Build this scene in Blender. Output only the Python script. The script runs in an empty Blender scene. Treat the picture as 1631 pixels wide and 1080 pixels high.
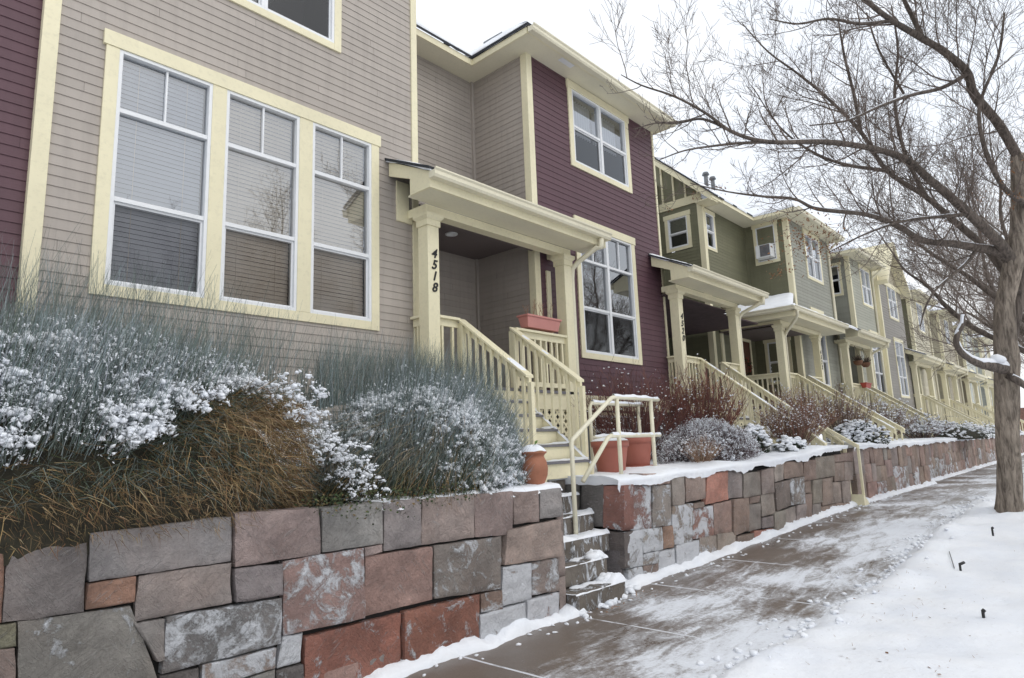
import bpy, math, random
from mathutils import Vector, noise, Matrix
random.seed(7)
rnd = random.random
def U(a, b): return a + (b - a) * random.random()
V = Vector
scene = bpy.context.scene
COL = scene.collection

# ------------------------------------------------------------------ camera
F_PX = 1043.4; YAW = math.radians(42.174); PIT = math.radians(9.487); ROL = math.radians(-2.092)
CO = V((0, 0, 1.6))
cf = V((math.cos(PIT)*math.cos(YAW), math.cos(PIT)*math.sin(YAW), math.sin(PIT)))
cr0 = cf.cross(V((0, 0, 1))).normalized(); cu0 = cr0.cross(cf)
cr = math.cos(ROL)*cr0 + math.sin(ROL)*cu0; cu = -math.sin(ROL)*cr0 + math.cos(ROL)*cu0
def ray(x, y): return cf*F_PX + cr*(x-815.5) - cu*(y-540)
def on(x, y, ax, val):
    d = ray(x, y); return CO + d*((val-CO[ax])/d[ax])
def dep(x, y, depth): return CO + ray(x, y)*(depth/F_PX)
cam = bpy.data.cameras.new('camera'); camo = bpy.data.objects.new('camera', cam); COL.objects.link(camo)
camo.matrix_world = Matrix(((cr.x, cu.x, -cf.x, CO.x), (cr.y, cu.y, -cf.y, CO.y), (cr.z, cu.z, -cf.z, CO.z), (0, 0, 0, 1)))
cam.sensor_width = 36; cam.lens = F_PX*36/1631; cam.clip_start = 0.05; cam.clip_end = 2000
scene.camera = camo

# ------------------------------------------------------------------ helpers
OFF = {}
def tag(o, label=None, cat=None, group=None, kind=None):
    if label: o['label'] = label
    if cat: o['category'] = cat
    if group: o['group'] = group
    if kind: o['kind'] = kind
    return o
def thing(name, loc, label, cat, group=None):
    o = bpy.data.objects.new(name, None); COL.objects.link(o); o.location = loc
    o.empty_display_size = .2
    OFF[o.name] = V(loc); return tag(o, label, cat, group)
class MB:
    def __init__(s): s.v = []; s.f = []; s.m = []; s.c = []; s.col = None
    def face(s, pts, m=0):
        b = len(s.v); s.v.extend([tuple(p) for p in pts]); s.f.append(tuple(range(b, b+len(pts)))); s.m.append(m)
        if s.col is not None: s.c.extend([s.col]*len(pts))
        elif s.c: s.c.extend([(1, 1, 1, 1)]*len(pts))
    def add(s, vs, fs, m=0):
        b = len(s.v); s.v.extend([tuple(p) for p in vs])
        for f in fs: s.f.append(tuple(i+b for i in f)); s.m.append(m)
        if s.col is not None: s.c.extend([s.col]*len(vs))
    def hexa(s, p, m=0):   # p: 8 points bottom 4 ccw, top 4
        s.add(p, [(3,2,1,0),(4,5,6,7),(0,1,5,4),(1,2,6,5),(2,3,7,6),(3,0,4,7)], m)
    def box(s, x0, x1, y0, y1, z0, z1, m=0):
        s.hexa([(x0,y0,z0),(x1,y0,z0),(x1,y1,z0),(x0,y1,z0),(x0,y0,z1),(x1,y0,z1),(x1,y1,z1),(x0,y1,z1)], m)
    def fbox(s, F, s0, s1, z0, z1, d0, d1, m=0):
        P = F.P; p = [P(s0,z0,d1),P(s1,z0,d1),P(s1,z0,d0),P(s0,z0,d0),P(s0,z1,d1),P(s1,z1,d1),P(s1,z1,d0),P(s0,z1,d0)]
        s.hexa(p, m)
    def prism(s, prof, a, b, m=0, caps=True):   # prof: list of points fn(t)->V ; extrude between lists
        A = [a(q) for q in prof]; B = [b(q) for q in prof]; n = len(prof)
        s.add(A+B, [(i, (i+1) % n, n+(i+1) % n, n+i) for i in range(n)] + ([tuple(range(n-1, -1, -1)), tuple(range(n, 2*n))] if caps else []), m)
    def tube(s, pts, rad, k=6, m=0, cap=True):
        pts = [V(p) for p in pts]; n = len(pts)
        if not hasattr(rad, '__len__'): rad = [rad]*n
        b = len(s.v); nrm = None
        for i in range(n):
            t = (pts[min(i+1, n-1)]-pts[max(i-1, 0)])
            if t.length < 1e-9: t = V((0, 0, 1))
            t.normalize()
            if nrm is None:
                nrm = t.orthogonal().normalized()
            nrm = (nrm - t*nrm.dot(t))
            if nrm.length < 1e-6: nrm = t.orthogonal()
            nrm.normalize(); bi = t.cross(nrm)
            for j in range(k):
                a = 2*math.pi*j/k
                s.v.append(tuple(pts[i]+(nrm*math.cos(a)+bi*math.sin(a))*rad[i]))
                if s.col is not None: s.c.append(s.col)
        for i in range(n-1):
            for j in range(k):
                s.f.append((b+i*k+j, b+i*k+(j+1) % k, b+(i+1)*k+(j+1) % k, b+(i+1)*k+j)); s.m.append(m)
        if cap:
            s.f.append(tuple(b+j for j in range(k-1, -1, -1))); s.m.append(m)
            s.f.append(tuple(b+(n-1)*k+j for j in range(k))); s.m.append(m)
    def lathe(s, c, prof, k=28, m=0):
        b = len(s.v); c = V(c)
        for r, z in prof:
            for j in range(k):
                a = 2*math.pi*j/k; s.v.append((c.x+r*math.cos(a), c.y+r*math.sin(a), c.z+z))
                if s.col is not None: s.c.append(s.col)
        for i in range(len(prof)-1):
            for j in range(k):
                s.f.append((b+i*k+j, b+i*k+(j+1) % k, b+(i+1)*k+(j+1) % k, b+(i+1)*k+j)); s.m.append(m)
        s.f.append(tuple(b+(len(prof)-1)*k+j for j in range(k))); s.m.append(m)
        s.f.append(tuple(b+j for j in range(k-1, -1, -1))); s.m.append(m)
    def build(s, name, mats, parent=None, smooth=False, label=None, bevel=0):
        if not isinstance(mats, (list, tuple)): mats = [mats]
        off = V((0, 0, 0))
        if parent is not None: off = OFF.get(parent.name, V((0, 0, 0)))
        me = bpy.data.meshes.new(name)
        vs = s.v if off.length == 0 else [(a-off.x, b-off.y, c-off.z) for a, b, c in s.v]
        me.from_pydata(vs, [], s.f)
        for m in mats: me.materials.append(m)
        if len(mats) > 1: me.polygons.foreach_set('material_index', s.m)
        if not s.c and any(m.name.startswith('siding_') for m in mats): s.c = [(1, 1, 1, 1)]*len(s.v)
        if s.c:
            at = me.color_attributes.new('Col', 'FLOAT_COLOR', 'POINT')
            fl = [x for c in s.c for x in c]
            at.data.foreach_set('color', fl)
        if smooth: me.polygons.foreach_set('use_smooth', [True]*len(me.polygons))
        me.update()
        o = bpy.data.objects.new(name, me); COL.objects.link(o)
        if parent is not None: o.parent = parent
        OFF[o.name] = off
        if bevel:
            md = o.modifiers.new('bevel', 'BEVEL'); md.width = bevel; md.segments = 2; md.limit_method = 'ANGLE'
        if label: o['label'] = label
        return o
class Fr:
    def __init__(s, O, u, n): s.O = V(O); s.u = V(u); s.n = V(n)
    def P(s, a, z, d=0): return s.O + s.u*a + s.n*d + V((0, 0, z))
def front(Y): return Fr((0, Y, 0), (1, 0, 0), (0, -1, 0))       # faces the street
def side(X): return Fr((X, 0, 0), (0, 1, 0), (-1, 0, 0))        # faces back along the street (towards -X)
def sideR(X): return Fr((X, 0, 0), (0, 1, 0), (1, 0, 0))
ICO = None
def _ico():
    t = (1+5**.5)/2; v = [(-1,t,0),(1,t,0),(-1,-t,0),(1,-t,0),(0,-1,t),(0,1,t),(0,-1,-t),(0,1,-t),(t,0,-1),(t,0,1),(-t,0,-1),(-t,0,1)]
    f = [(0,11,5),(0,5,1),(0,1,7),(0,7,10),(0,10,11),(1,5,9),(5,11,4),(11,10,2),(10,7,6),(7,1,8),(3,9,4),(3,4,2),(3,2,6),(3,6,8),(3,8,9),(4,9,5),(2,4,11),(6,2,10),(8,6,7),(9,8,1)]
    return [V(a).normalized() for a in v], f
ICOV, ICOF = _ico()
def _ico2():
    vs = list(ICOV); cache = {}; fs = []
    def mid(a, b):
        k = (min(a, b), max(a, b))
        if k not in cache: vs.append((vs[a]+vs[b]).normalized()); cache[k] = len(vs)-1
        return cache[k]
    for a, b, c in ICOF:
        x, y, z = mid(a, b), mid(b, c), mid(c, a); fs += [(a,x,z),(b,y,x),(c,z,y),(x,y,z)]
    return vs, fs
ICO2V, ICO2F = _ico2()
def blob(mb, c, rx, ry, rz, m=0, hi=False, j=.28):
    vv, ff = (ICO2V, ICO2F) if hi else (ICOV, ICOF)
    c = V(c); a = rnd()*6.28; ca, sa = math.cos(a), math.sin(a); pts = []
    sd = V((rnd()*50, rnd()*50, rnd()*50))
    for p in vv:
        k = 1 + (noise.noise(p*1.3+sd)*1.2 if hi else U(-1, 1))*j
        x, y, z = p.x*rx*k, p.y*ry*k, p.z*rz*k
        pts.append((c.x+x*ca-y*sa, c.y+x*sa+y*ca, c.z+z))
    mb.add(pts, ff, m)

# ------------------------------------------------------------------ materials
def nt(name):
    m = bpy.data.materials.new(name); m.use_nodes = True; n = m.node_tree; b = n.nodes['Principled BSDF']; return m, n, b
def N(n, t, **kw):
    o = n.nodes.new(t)
    for k, v in kw.items():
        if k in o.inputs: o.inputs[k].default_value = v
        else: setattr(o, k, v)
    return o
def L(n, a, b): n.links.new(a, b)
def coords(n, scale=(1, 1, 1), kind='geo'):
    if kind == 'geo':
        g = n.nodes.new('ShaderNodeNewGeometry'); out = g.outputs['Position']
    else:
        g = n.nodes.new('ShaderNodeTexCoord'); out = g.outputs['Object']
    mp = n.nodes.new('ShaderNodeMapping'); mp.inputs['Scale'].default_value = scale; L(n, out, mp.inputs[0]); return mp.outputs[0]
def noiseN(n, vec, scale, detail=4, rough=.55, dist=0):
    t = N(n, 'ShaderNodeTexNoise'); t.inputs['Scale'].default_value = scale; t.inputs['Detail'].default_value = detail
    t.inputs['Roughness'].default_value = rough; t.inputs['Distortion'].default_value = dist; L(n, vec, t.inputs['Vector']); return t.outputs['Fac']
def ramp(n, fac, stops):
    r = n.nodes.new('ShaderNodeValToRGB'); e = r.color_ramp.elements
    while len(e) < len(stops): e.new(.5)
    for i, (p, c) in enumerate(stops):
        e[i].position = p; e[i].color = c if len(c) == 4 else (*c, 1)
    L(n, fac, r.inputs[0]); return r.outputs[0]
def mixc(n, fac, a, b, mode='MIX'):
    m = n.nodes.new('ShaderNodeMix'); m.data_type = 'RGBA'; m.blend_type = mode
    for s, v in ((m.inputs[0], fac), (m.inputs[6], a), (m.inputs[7], b)):
        if isinstance(v, (int, float)): s.default_value = v
        elif isinstance(v, (tuple, list)): s.default_value = v if len(v) == 4 else (*v, 1)
        else: L(n, v, s)
    return m.outputs[2]
def bump(n, b, h, strength=.3, dist=.01):
    bp = n.nodes.new('ShaderNodeBump'); bp.inputs['Strength'].default_value = strength; bp.inputs['Distance'].default_value = dist
    L(n, h, bp.inputs['Height']); L(n, bp.outputs[0], b.inputs['Normal'])
def math_(n, op, a, b=0.0):
    m = n.nodes.new('ShaderNodeMath'); m.operation = op
    for s, v in ((m.inputs[0], a), (m.inputs[1], b)):
        if isinstance(v, (int, float)): s.default_value = v
        else: L(n, v, s)
    return m.outputs[0]
def paint(name, c, rough=.6, var=.10, grain=True, dirt=.15):
    m, n, b = nt(name)
    v = coords(n); big = noiseN(n, v, 1.3, 3); sm = noiseN(n, coords(n, (1, 1, 1)), 22, 5, .65)
    c2 = tuple(x*(1-var) for x in c); c3 = tuple(min(1, x*(1+var*.6)) for x in c)
    col = mixc(n, ramp(n, big, [(.35, (0, 0, 0)), (.65, (1, 1, 1))]), c2, c3)
    dk = ramp(n, sm, [(.28, (1-dirt,)*3), (.5, (1, 1, 1))])
    col = mixc(n, 1.0, col, dk, 'MULTIPLY')
    at = N(n, 'ShaderNodeVertexColor', layer_name='Col')
    L(n, col, b.inputs['Base Color']); b.inputs['Roughness'].default_value = rough
    if grain:
        g = noiseN(n, coords(n, (9, 9, 140)), 1.0, 3, .6); bump(n, b, g, .25, .004)
    return m
def siding_mat(name, c, var=.07):
    m, n, b = nt(name)
    v = coords(n); big = noiseN(n, v, .8, 3)
    col = mixc(n, big, tuple(x*(1-var) for x in c), tuple(x*(1+var) for x in c))
    at = N(n, 'ShaderNodeVertexColor', layer_name='Col'); col = mixc(n, 1.0, col, at.outputs[0], 'MULTIPLY')
    st = noiseN(n, coords(n, (14, 14, 1.2)), 1.0, 4, .6)
    col = mixc(n, 1.0, col, ramp(n, st, [(.3, (.9, .9, .9)), (.55, (1, 1, 1))]), 'MULTIPLY')
    L(n, col, b.inputs['Base Color']); b.inputs['Roughness'].default_value = .62
    g = noiseN(n, coords(n, (7, 7, 110)), 1.0, 4, .65); bump(n, b, g, .35, .004)
    return m
SID = {k: siding_mat('siding_'+k, c) for k, c in dict(taupe=(.425, .378, .335), purple=(.108, .052, .066), olive=(.175, .17, .105),
       greygreen=(.31, .31, .26), sage=(.39, .39, .32), tan=(.37, .33, .24), cream=(.52, .48, .36), pale=(.52, .54, .50), mauve=(.285, .265, .235)).items()}
TRIM = paint('cream_trim', (.81, .745, .52), .5, .06, True, .10)
TRIM2 = paint('cream_soffit', (.78, .73, .56), .6, .05, False, .06)
WHITE = paint('white_vinyl', (.80, .81, .82), .35, .03, False, .05)
METALC = paint('cream_painted_metal', (.80, .755, .58), .35, .06, False, .12)
GREYP = paint('grey_tread_paint', (.17, .165, .18), .6, .12, True, .25)
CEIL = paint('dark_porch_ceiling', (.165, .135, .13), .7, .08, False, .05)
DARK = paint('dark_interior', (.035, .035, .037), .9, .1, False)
BLACK = paint('black_metal', (.012, .012, .013), .45, .1, False)
FOUND = paint('grey_foundation', (.20, .21, .22), .8, .15, False, .25)
DOORW = paint('dark_wood_door', (.11, .045, .028), .5, .2)
def snow_mat(name='snow', dirty=.0):
    m, n, b = nt(name)
    v = coords(n); a = noiseN(n, v, 2.2, 4); f = noiseN(n, v, 38, 5, .7); g = noiseN(n, v, 9, 4, .6)
    c = mixc(n, ramp(n, a, [(.3, (0, 0, 0)), (.7, (1, 1, 1))]), (.80, .83, .885), (.89, .905, .93))
    if dirty:
        d = noiseN(n, v, 24, 5, .75); c = mixc(n, ramp(n, d, [(.60, (0, 0, 0)), (.72, (dirty,)*3)]), c, (.33, .28, .22))
    L(n, c, b.inputs['Base Color']); b.inputs['Roughness'].default_value = .75
    b.inputs['Subsurface Weight'].default_value = .0
    h = math_(n, 'ADD', math_(n, 'MULTIPLY', f, .35), g); bump(n, b, h, .55, .02)
    return m
SNOW = snow_mat(); SNOWD = snow_mat('snow_with_specks', .35)
def simple(name, c, rough=.7, var=.25, sc=6, bmp=.3, bsc=40):
    m, n, b = nt(name); v = coords(n)
    a = noiseN(n, v, sc, 4, .6)
    L(n, mixc(n, ramp(n, a, [(.3, (0, 0, 0)), (.7, (1, 1, 1))]), tuple(x*(1-var) for x in c), tuple(min(1, x*(1+var)) for x in c)), b.inputs['Base Color'])
    b.inputs['Roughness'].default_value = rough; bump(n, b, noiseN(n, v, bsc, 4, .7), bmp, .006); return m
TERRA = simple('terracotta', (.33, .13, .072), .65, .22, 7); TERRA2 = simple('terracotta_plastic', (.37, .12, .085), .5, .10, 3, .05)
PINK = simple('pink_plastic', (.55, .235, .205), .5, .06, 3, .05)
SHING = simple('dark_shingle', (.03, .033, .04), .9, .3, 30); SOIL = simple('soil', (.05, .036, .025), .95, .5, 12, .8)
CONC = simple('step_concrete', (.125, .108, .092), .85, .3, 5, .5); LEAFB = simple('dry_leaf', (.26, .13, .06), .8, .35, 30)
ROCK_D = simple('wall_core', (.02, .018, .017), .95)
def bark_mat(name, c1, c2):
    m, n, b = nt(name); v = coords(n, (16, 16, 2.6)); a = noiseN(n, v, 1.6, 5, .65, .6)
    v2 = coords(n); big = noiseN(n, v2, 1.5, 3)
    c = mixc(n, ramp(n, a, [(.36, (0, 0, 0)), (.6, (1, 1, 1))]), c1, c2)
    c = mixc(n, 1.0, c, ramp(n, big, [(.3, (.75, .75, .75)), (.7, (1.1, 1.1, 1.1))]), 'MULTIPLY')
    L(n, c, b.inputs['Base Color']); b.inputs['Roughness'].default_value = .9; bump(n, b, a, 1.0, .03); return m
def step_mat():
    m, n, b = nt('step_stone'); v = coords(n); a = noiseN(n, v, 5, 5, .65); st = noiseN(n, coords(n, (9, 9, 4)), 1.0, 6, .75, .6)
    c = mixc(n, ramp(n, a, [(.3, (0, 0, 0)), (.7, (1, 1, 1))]), (.085, .072, .06), (.19, .165, .14)); k = ramp(n, st, [(.52, (0, 0, 0)), (.60, (.85, .85, .85))])
    L(n, mixc(n, k, c, (.78, .81, .86)), b.inputs['Base Color']); b.inputs['Roughness'].default_value = .85; bump(n, b, math_(n, 'ADD', a, k), .8, .02); return m
STEPM = step_mat()
BARK = bark_mat('bark', (.12, .095, .075), (.37, .31, .25)); TWIG = simple('twig_bark', (.155, .122, .103), .85, .3, 4, .1)
LIMB = bark_mat('limb_bark', (.075, .06, .05), (.19, .155, .13)); TWIG2 = simple('pale_twig_bark', (.21, .17, .145), .85, .3, 4, .1)
# stone: colour attribute = base colour, alpha = how much snow is packed on the face
def stone_mat():
    m, n, b = nt('wall_stone')
    at = N(n, 'ShaderNodeVertexColor', layer_name='Col'); v = coords(n)
    a = noiseN(n, v, 3.2, 5, .62); f = noiseN(n, v, 45, 6, .75)
    streak = noiseN(n, coords(n, (9, 9, 9)), 2.3, 6, .78, 2.2)
    col = mixc(n, 1.0, at.outputs[0], ramp(n, a, [(.28, (.62, .61, .60)), (.72, (1.3, 1.27, 1.24))]), 'MULTIPLY')
    col = mixc(n, 1.0, col, ramp(n, f, [(.3, (.86, .86, .86)), (.62, (1.08, 1.08, 1.08))]), 'MULTIPLY')
    big = noiseN(n, v, 1.4, 4, .65, .5); col = mixc(n, ramp(n, big, [(.45, (0, 0, 0)), (.75, (.55, .55, .55))]), col, mixc(n, 1.0, col, (1.14, 1.0, .93), 'MULTIPLY'))
    # pale chisel scratches
    def strokes(ang, seed):
        gg = n.nodes.new('ShaderNodeNewGeometry'); m1 = n.nodes.new('ShaderNodeMapping'); m1.inputs['Rotation'].default_value = (0, math.radians(ang), 0); m1.inputs['Location'].default_value = (seed, 0, seed)
        L(n, gg.outputs['Position'], m1.inputs[0]); m2 = n.nodes.new('ShaderNodeMapping'); m2.inputs['Scale'].default_value = (9, 9, 75); L(n, m1.outputs[0], m2.inputs[0])
        return ramp(n, noiseN(n, m2.outputs[0], 1.0, 3, .6, .9), [(.56, (0, 0, 0)), (.68, (1, 1, 1))])
    pick = ramp(n, noiseN(n, v, 3.1, 2), [(.47, (0, 0, 0)), (.53, (1, 1, 1))])
    sc = mixc(n, pick, strokes(38, 3), strokes(-52, 11))
    area = ramp(n, noiseN(n, v, 2.1, 3), [(.36, (.12, .12, .12)), (.62, (1, 1, 1))])
    col = mixc(n, math_(n, 'MULTIPLY', math_(n, 'MULTIPLY', sc, area), .50), col, (.55, .52, .51))
    # packed snow, its own patchy shape
    sn = noiseN(n, v, 5.5, 6, .68, .8)
    thr = math_(n, 'ADD', sn, math_(n, 'SUBTRACT', math_(n, 'MULTIPLY', at.outputs['Alpha'], .46), .44))
    thr = math_(n, 'ADD', thr, math_(n, 'MULTIPLY', math_(n, 'SUBTRACT', f, .5), .28))
    mask = ramp(n, thr, [(.30, (0, 0, 0)), (.40, (1, 1, 1))])
    gate = math_(n, 'GREATER_THAN', at.outputs['Alpha'], .02)
    mk = math_(n, 'MULTIPLY', mask, gate)
    col = mixc(n, math_(n, 'MULTIPLY', mk, .93), col, (.82, .84, .88))
    L(n, col, b.inputs['Base Color']); b.inputs['Roughness'].default_value = .88
    h = math_(n, 'ADD', math_(n, 'MULTIPLY', streak, 1.0), math_(n, 'ADD', math_(n, 'MULTIPLY', f, .8), math_(n, 'ADD', math_(n, 'MULTIPLY', mk, .4), math_(n, 'MULTIPLY', sc, .35))))
    bump(n, b, h, 1.0, .03); return m
STONE = stone_mat()
def attr_mat(name, rough=.75):
    m, n, b = nt(name); at = N(n, 'ShaderNodeVertexColor', layer_name='Col'); L(n, at.outputs[0], b.inputs['Base Color']); b.inputs['Roughness'].default_value = rough; return m
BLADE = attr_mat('stem_colours')
def walk_mat():
    m, n, b = nt('swept_concrete')
    v = coords(n); a = noiseN(n, v, 1.1, 5, .6); f = noiseN(n, v, 60, 5, .75)
    base = mixc(n, a, (.105, .081, .064), (.20, .160, .130))
    base = mixc(n, 1.0, base, ramp(n, f, [(.3, (.75, .75, .75)), (.65, (1.15, 1.15, 1.15))]), 'MULTIPLY')
    # snow film left by the shovel: streaks along the walk's width, denser near the bank
    s1 = noiseN(n, coords(n, (1.9, 6.5, 1)), 1.0, 7, .72, .7); s2 = noiseN(n, coords(n, (.62, .95, 1)), 1.0, 3, .5, .4)
    g = n.nodes.new('ShaderNodeNewGeometry'); sp = n.nodes.new('ShaderNodeSeparateXYZ'); L(n, g.outputs['Position'], sp.inputs[0])
    yv = sp.outputs['Y']; near = math_(n, 'MULTIPLY', math_(n, 'SUBTRACT', 3.05, yv), .085)
    dd = n.nodes.new('ShaderNodeVectorMath'); dd.operation = 'DISTANCE'; L(n, g.outputs['Position'], dd.inputs[0]); dd.inputs[1].default_value = (6.35, 3.45, 0); foot = math_(n, 'MULTIPLY', math_(n, 'MAXIMUM', math_(n, 'SUBTRACT', .9, dd.outputs['Value']), 0.0), .16); near = math_(n, 'ADD', near, foot)
    speck = noiseN(n, v, 26, 6, .8)
    t = math_(n, 'ADD', math_(n, 'MULTIPLY', s1, .50), math_(n, 'MULTIPLY', s2, .50)); t = math_(n, 'ADD', t, near); t = math_(n, 'ADD', t, math_(n, 'MULTIPLY', math_(n, 'SUBTRACT', speck, .5), .30))
    film = ramp(n, t, [(.425, (0, 0, 0)), (.49, (.28, .28, .28)), (.56, (.82, .82, .82)), (.63, (.97, .97, .97))])
    # snow lying in the control joints, one every 1.5 m
    xm = math_(n, 'ADD', math_(n, 'MULTIPLY', sp.outputs['X'], 1/1.5), math_(n, 'MULTIPLY', math_(n, 'SUBTRACT', a, .5), .02)); fr = math_(n, 'FRACT', xm); jd = math_(n, 'ABSOLUTE', math_(n, 'SUBTRACT', fr, .5))
    jw = math_(n, 'LESS_THAN', jd, .0085); brk = ramp(n, noiseN(n, v, 5, 3), [(.38, (.15, .15, .15)), (.5, (1, 1, 1))]); jn = math_(n, 'MULTIPLY', jw, brk)
    fm = math_(n, 'MAXIMUM', film, math_(n, 'MULTIPLY', jn, .8))
    L(n, mixc(n, fm, base, (.78, .81, .86)), b.inputs['Base Color'])
    rr = ramp(n, a, [(.35, (.24, .24, .24)), (.65, (.5, .5, .5))]); L(n, mixc(n, fm, rr, (.8, .8, .8)), b.inputs['Roughness'])
    bump(n, b, math_(n, 'ADD', math_(n, 'MULTIPLY', f, .25), fm), .35, .006); return m
WALK = walk_mat()
def glass_mat(name, fac, tint, rough=.015):
    m, n, b = nt(name); n.nodes.remove(b); out = n.nodes['Material Output']
    tr = N(n, 'ShaderNodeBsdfTransparent'); tr.inputs[0].default_value = (*tint, 1)
    gl = N(n, 'ShaderNodeBsdfGlossy'); gl.inputs['Roughness'].default_value = rough; gl.inputs['Color'].default_value = (.93, .96, 1, 1)
    fz = N(n, 'ShaderNodeFresnel'); fz.inputs['IOR'].default_value = 1.5
    f = math_(n, 'ADD', math_(n, 'MULTIPLY', fz.outputs[0], 1.6), fac)
    bp = n.nodes.new('ShaderNodeBump'); bp.inputs['Strength'].default_value = .03; bp.inputs['Distance'].default_value = .02
    L(n, noiseN(n, coords(n), 1.4, 2), bp.inputs['Height']); L(n, bp.outputs[0], gl.inputs['Normal'])
    mx = N(n, 'ShaderNodeMixShader'); L(n, f, mx.inputs[0]); L(n, tr.outputs[0], mx.inputs[1]); L(n, gl.outputs[0], mx.inputs[2]); L(n, mx.outputs[0], out.inputs[0]); return m
GLASS = glass_mat('window_glass', .20, (.86, .88, .88)); SCREEN = glass_mat('screened_glass', -.01, (.66, .655, .65), .05)
BLIND = simple('window_blind', (.84, .74, .62), .6, .04, 3, .0)  # warm slat colour stands for reflected light; first column uses the cooler copy
BLINDG = simple('window_blind_grey', (.60, .62, .68), .6, .04, 3, .0)

# ------------------------------------------------------------------ terrain functions
def sst(t): t = max(0, min(1, t)); return t*t*(3-2*t)
def g(X): return .32*sst((X-5)/8.5)
def interp(x, pts):
    if x <= pts[0][0]: return pts[0][1]
    for (a, b), (c, d) in zip(pts, pts[1:]):
        if x <= c: return b+(d-b)*(x-a)/(c-a)
    return pts[-1][1]
def Yw(X): return interp(X, [(5.3, 4.15), (6.4, 4.3), (9, 4.07), (11.5, 3.88), (13.6, 3.85), (18, 3.78), (20, 3.72), (20.4, 3.9), (34, 3.85), (80, 3.85)])
def T(X): return interp(X, [(5.4, 1.20), (6.45, 1.165), (7.4, 1.185), (9, 1.225), (10.2, 1.25), (11, 1.285), (12.5, 1.385), (14, 1.40), (16, 1.37), (80, 1.38)])
def fbm(x, y, z=0, o=4):
    v = 0; a = 1; s = 1
    for i in range(o): v += a*noise.noise(V((x*s, y*s, z+i*7.3))); a *= .5; s *= 2.05
    return v
def grid(xs, ys, fn):
    vs = [fn(x, y) for x in xs for y in ys]; n = len(ys)
    fs = [(i*n+j, (i+1)*n+j, (i+1)*n+j+1, i*n+j+1) for i in range(len(xs)-1) for j in range(n-1)]
    return vs, fs
def lin(a, b, n): return [a+(b-a)*i/(n-1) for i in range(n)]

# ------------------------------------------------------------------ ground, walk, snow
mb = MB(); mb.face([(-400, -400, -.06), (600, -400, -.06), (600, 600, -.06), (-400, 600, -.06)]); tag(mb.build('ground', SNOW), kind='structure')
mb = MB(); xs = lin(-5, 20, 90)+lin(20.5, 90, 90); ys = lin(0, 1, 8)
vs, fs = grid(xs, ys, lambda x, t: (x, 1.2+(Yw(x)+.12-1.2)*t, g(x))); mb.add(vs, fs); tag(mb.build('sidewalk', WALK, smooth=True), kind='structure')
def bank_edge(X): return 2.05+.10*fbm(X*.9, 3.1, 0, 3)+.05*fbm(X*3.3, 8, 0, 2)+.13*sst(1-abs(X-6.1)/1.3)+.20*sst((5.6-X)/1.2) - .1*sst((X-14)/12)
mb = MB(); xs = lin(-4, 16, 240)+lin(16.3, 90, 130)
ts = [0, .01, .02, .035, .05, .07, .1, .13, .17, .22, .27, .32, .38, .44, .5, .57, .64, .72, .82, 1.0]
ts = sorted(set([0, .006, .012, .02, .03]+[i/60 for i in range(2, 61)]))
def bankp(x, t):
    e = bank_edge(x); y = e-t*6.2; d = e-y
    h = .11*(1-math.exp(-d*7)) + .07*(1-math.exp(-d*1.2)) + .045*fbm(x*1.3, y*1.5, 1)*min(1, d*6) + .014*fbm(x*7, y*7, 4, 3)*min(1, d*9)+.03*max(0, fbm(x*3.4, y*3.4, 14, 3))*math.exp(-d*1.6)
    # footprints and hollows
    h += -.035*max(0, fbm(x*2.1+9, y*2.4, 6, 2)-.25)
    # low well in the snow round the trunk
    r = math.hypot(x-11.8, y-1.27); h += .05*math.exp(-((r-.26)/.16)**2)*(.7+fbm(x*3, y*3, 2, 2))
    # small ridge pushed up by the shovel
    h += .085*math.exp(-((d-.26)/.16)**2)*(.6+.9*fbm(x*1.8, 2, 3, 3))
    return (x+.03*fbm(x*5, y*5, 9, 2), y+.03*fbm(x*4, y*4, 5, 2), g(x)+(-.02 if t == 0 else max(.002, h)))
vs, fs = grid(xs, ts, bankp); fs = [f[::-1] for f in fs]; mb.add(vs, fs); tag(mb.build('snow_bank', SNOWD, smooth=True), kind='structure')
# street behind the camera's strip
mb = MB(); mb.face([(-60, -13, .015), (120, -13, .015), (120, -4.3, .015), (-60, -4.3, .015)]); tag(mb.build('road', simple('wet_asphalt', (.06, .058, .056), .6, .3, 3)), kind='structure')
# lumps of snow along the foot of the walls
def drift(x0, x1, nm):
    mb = MB(); n = int((x1-x0)/.035); xs = lin(x0, x1, n); ys = lin(0, 1, 12)
    def p(x, t):
        w = .11+.06*fbm(x*1.6, 1, 2, 4)+.02*fbm(x*9, 1, 2, 2); w = max(.04, w); hh = max(.015, .085+.06*fbm(x*2.3, 5, 2, 4)+.02*fbm(x*11, 2, 8, 2))
        y = Yw(x)+.06-(w+.06)*t
        z = g(x)+hh*math.sqrt(max(0, 1-t*t))+.018*fbm(x*12, y*12, 3, 3)*(1-t)-.003
        return (x, y+.008*fbm(x*14, t*4, 6, 2), z)
    vs, fs = grid(xs, ys, p); mb.add(vs, [f[::-1] for f in fs]); return mb
mb = drift(2.2, 5.36, ''); m2 = drift(5.36, 13.45, ''); m3 = drift(13.45, 60, '') 
for m_ in (m2, m3): mb.add(m_.v, m_.f)
for i in range(150):
    x = U(3.2, 16); blob(mb, (x, Yw(x)-U(.05, .32), g(x)+.004), U(.008, .035), U(.008, .03), U(.006, .02), hi=False)
for i in range(46):
    x = U(5.25, 6.6); blob(mb, (x, Yw(x)-U(-.02, .2), g(x)+.01), U(.02, .07), U(.02, .06), U(.015, .05), hi=True)
tag(mb.build('snow_drift', SNOW, smooth=True), kind='structure')

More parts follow.
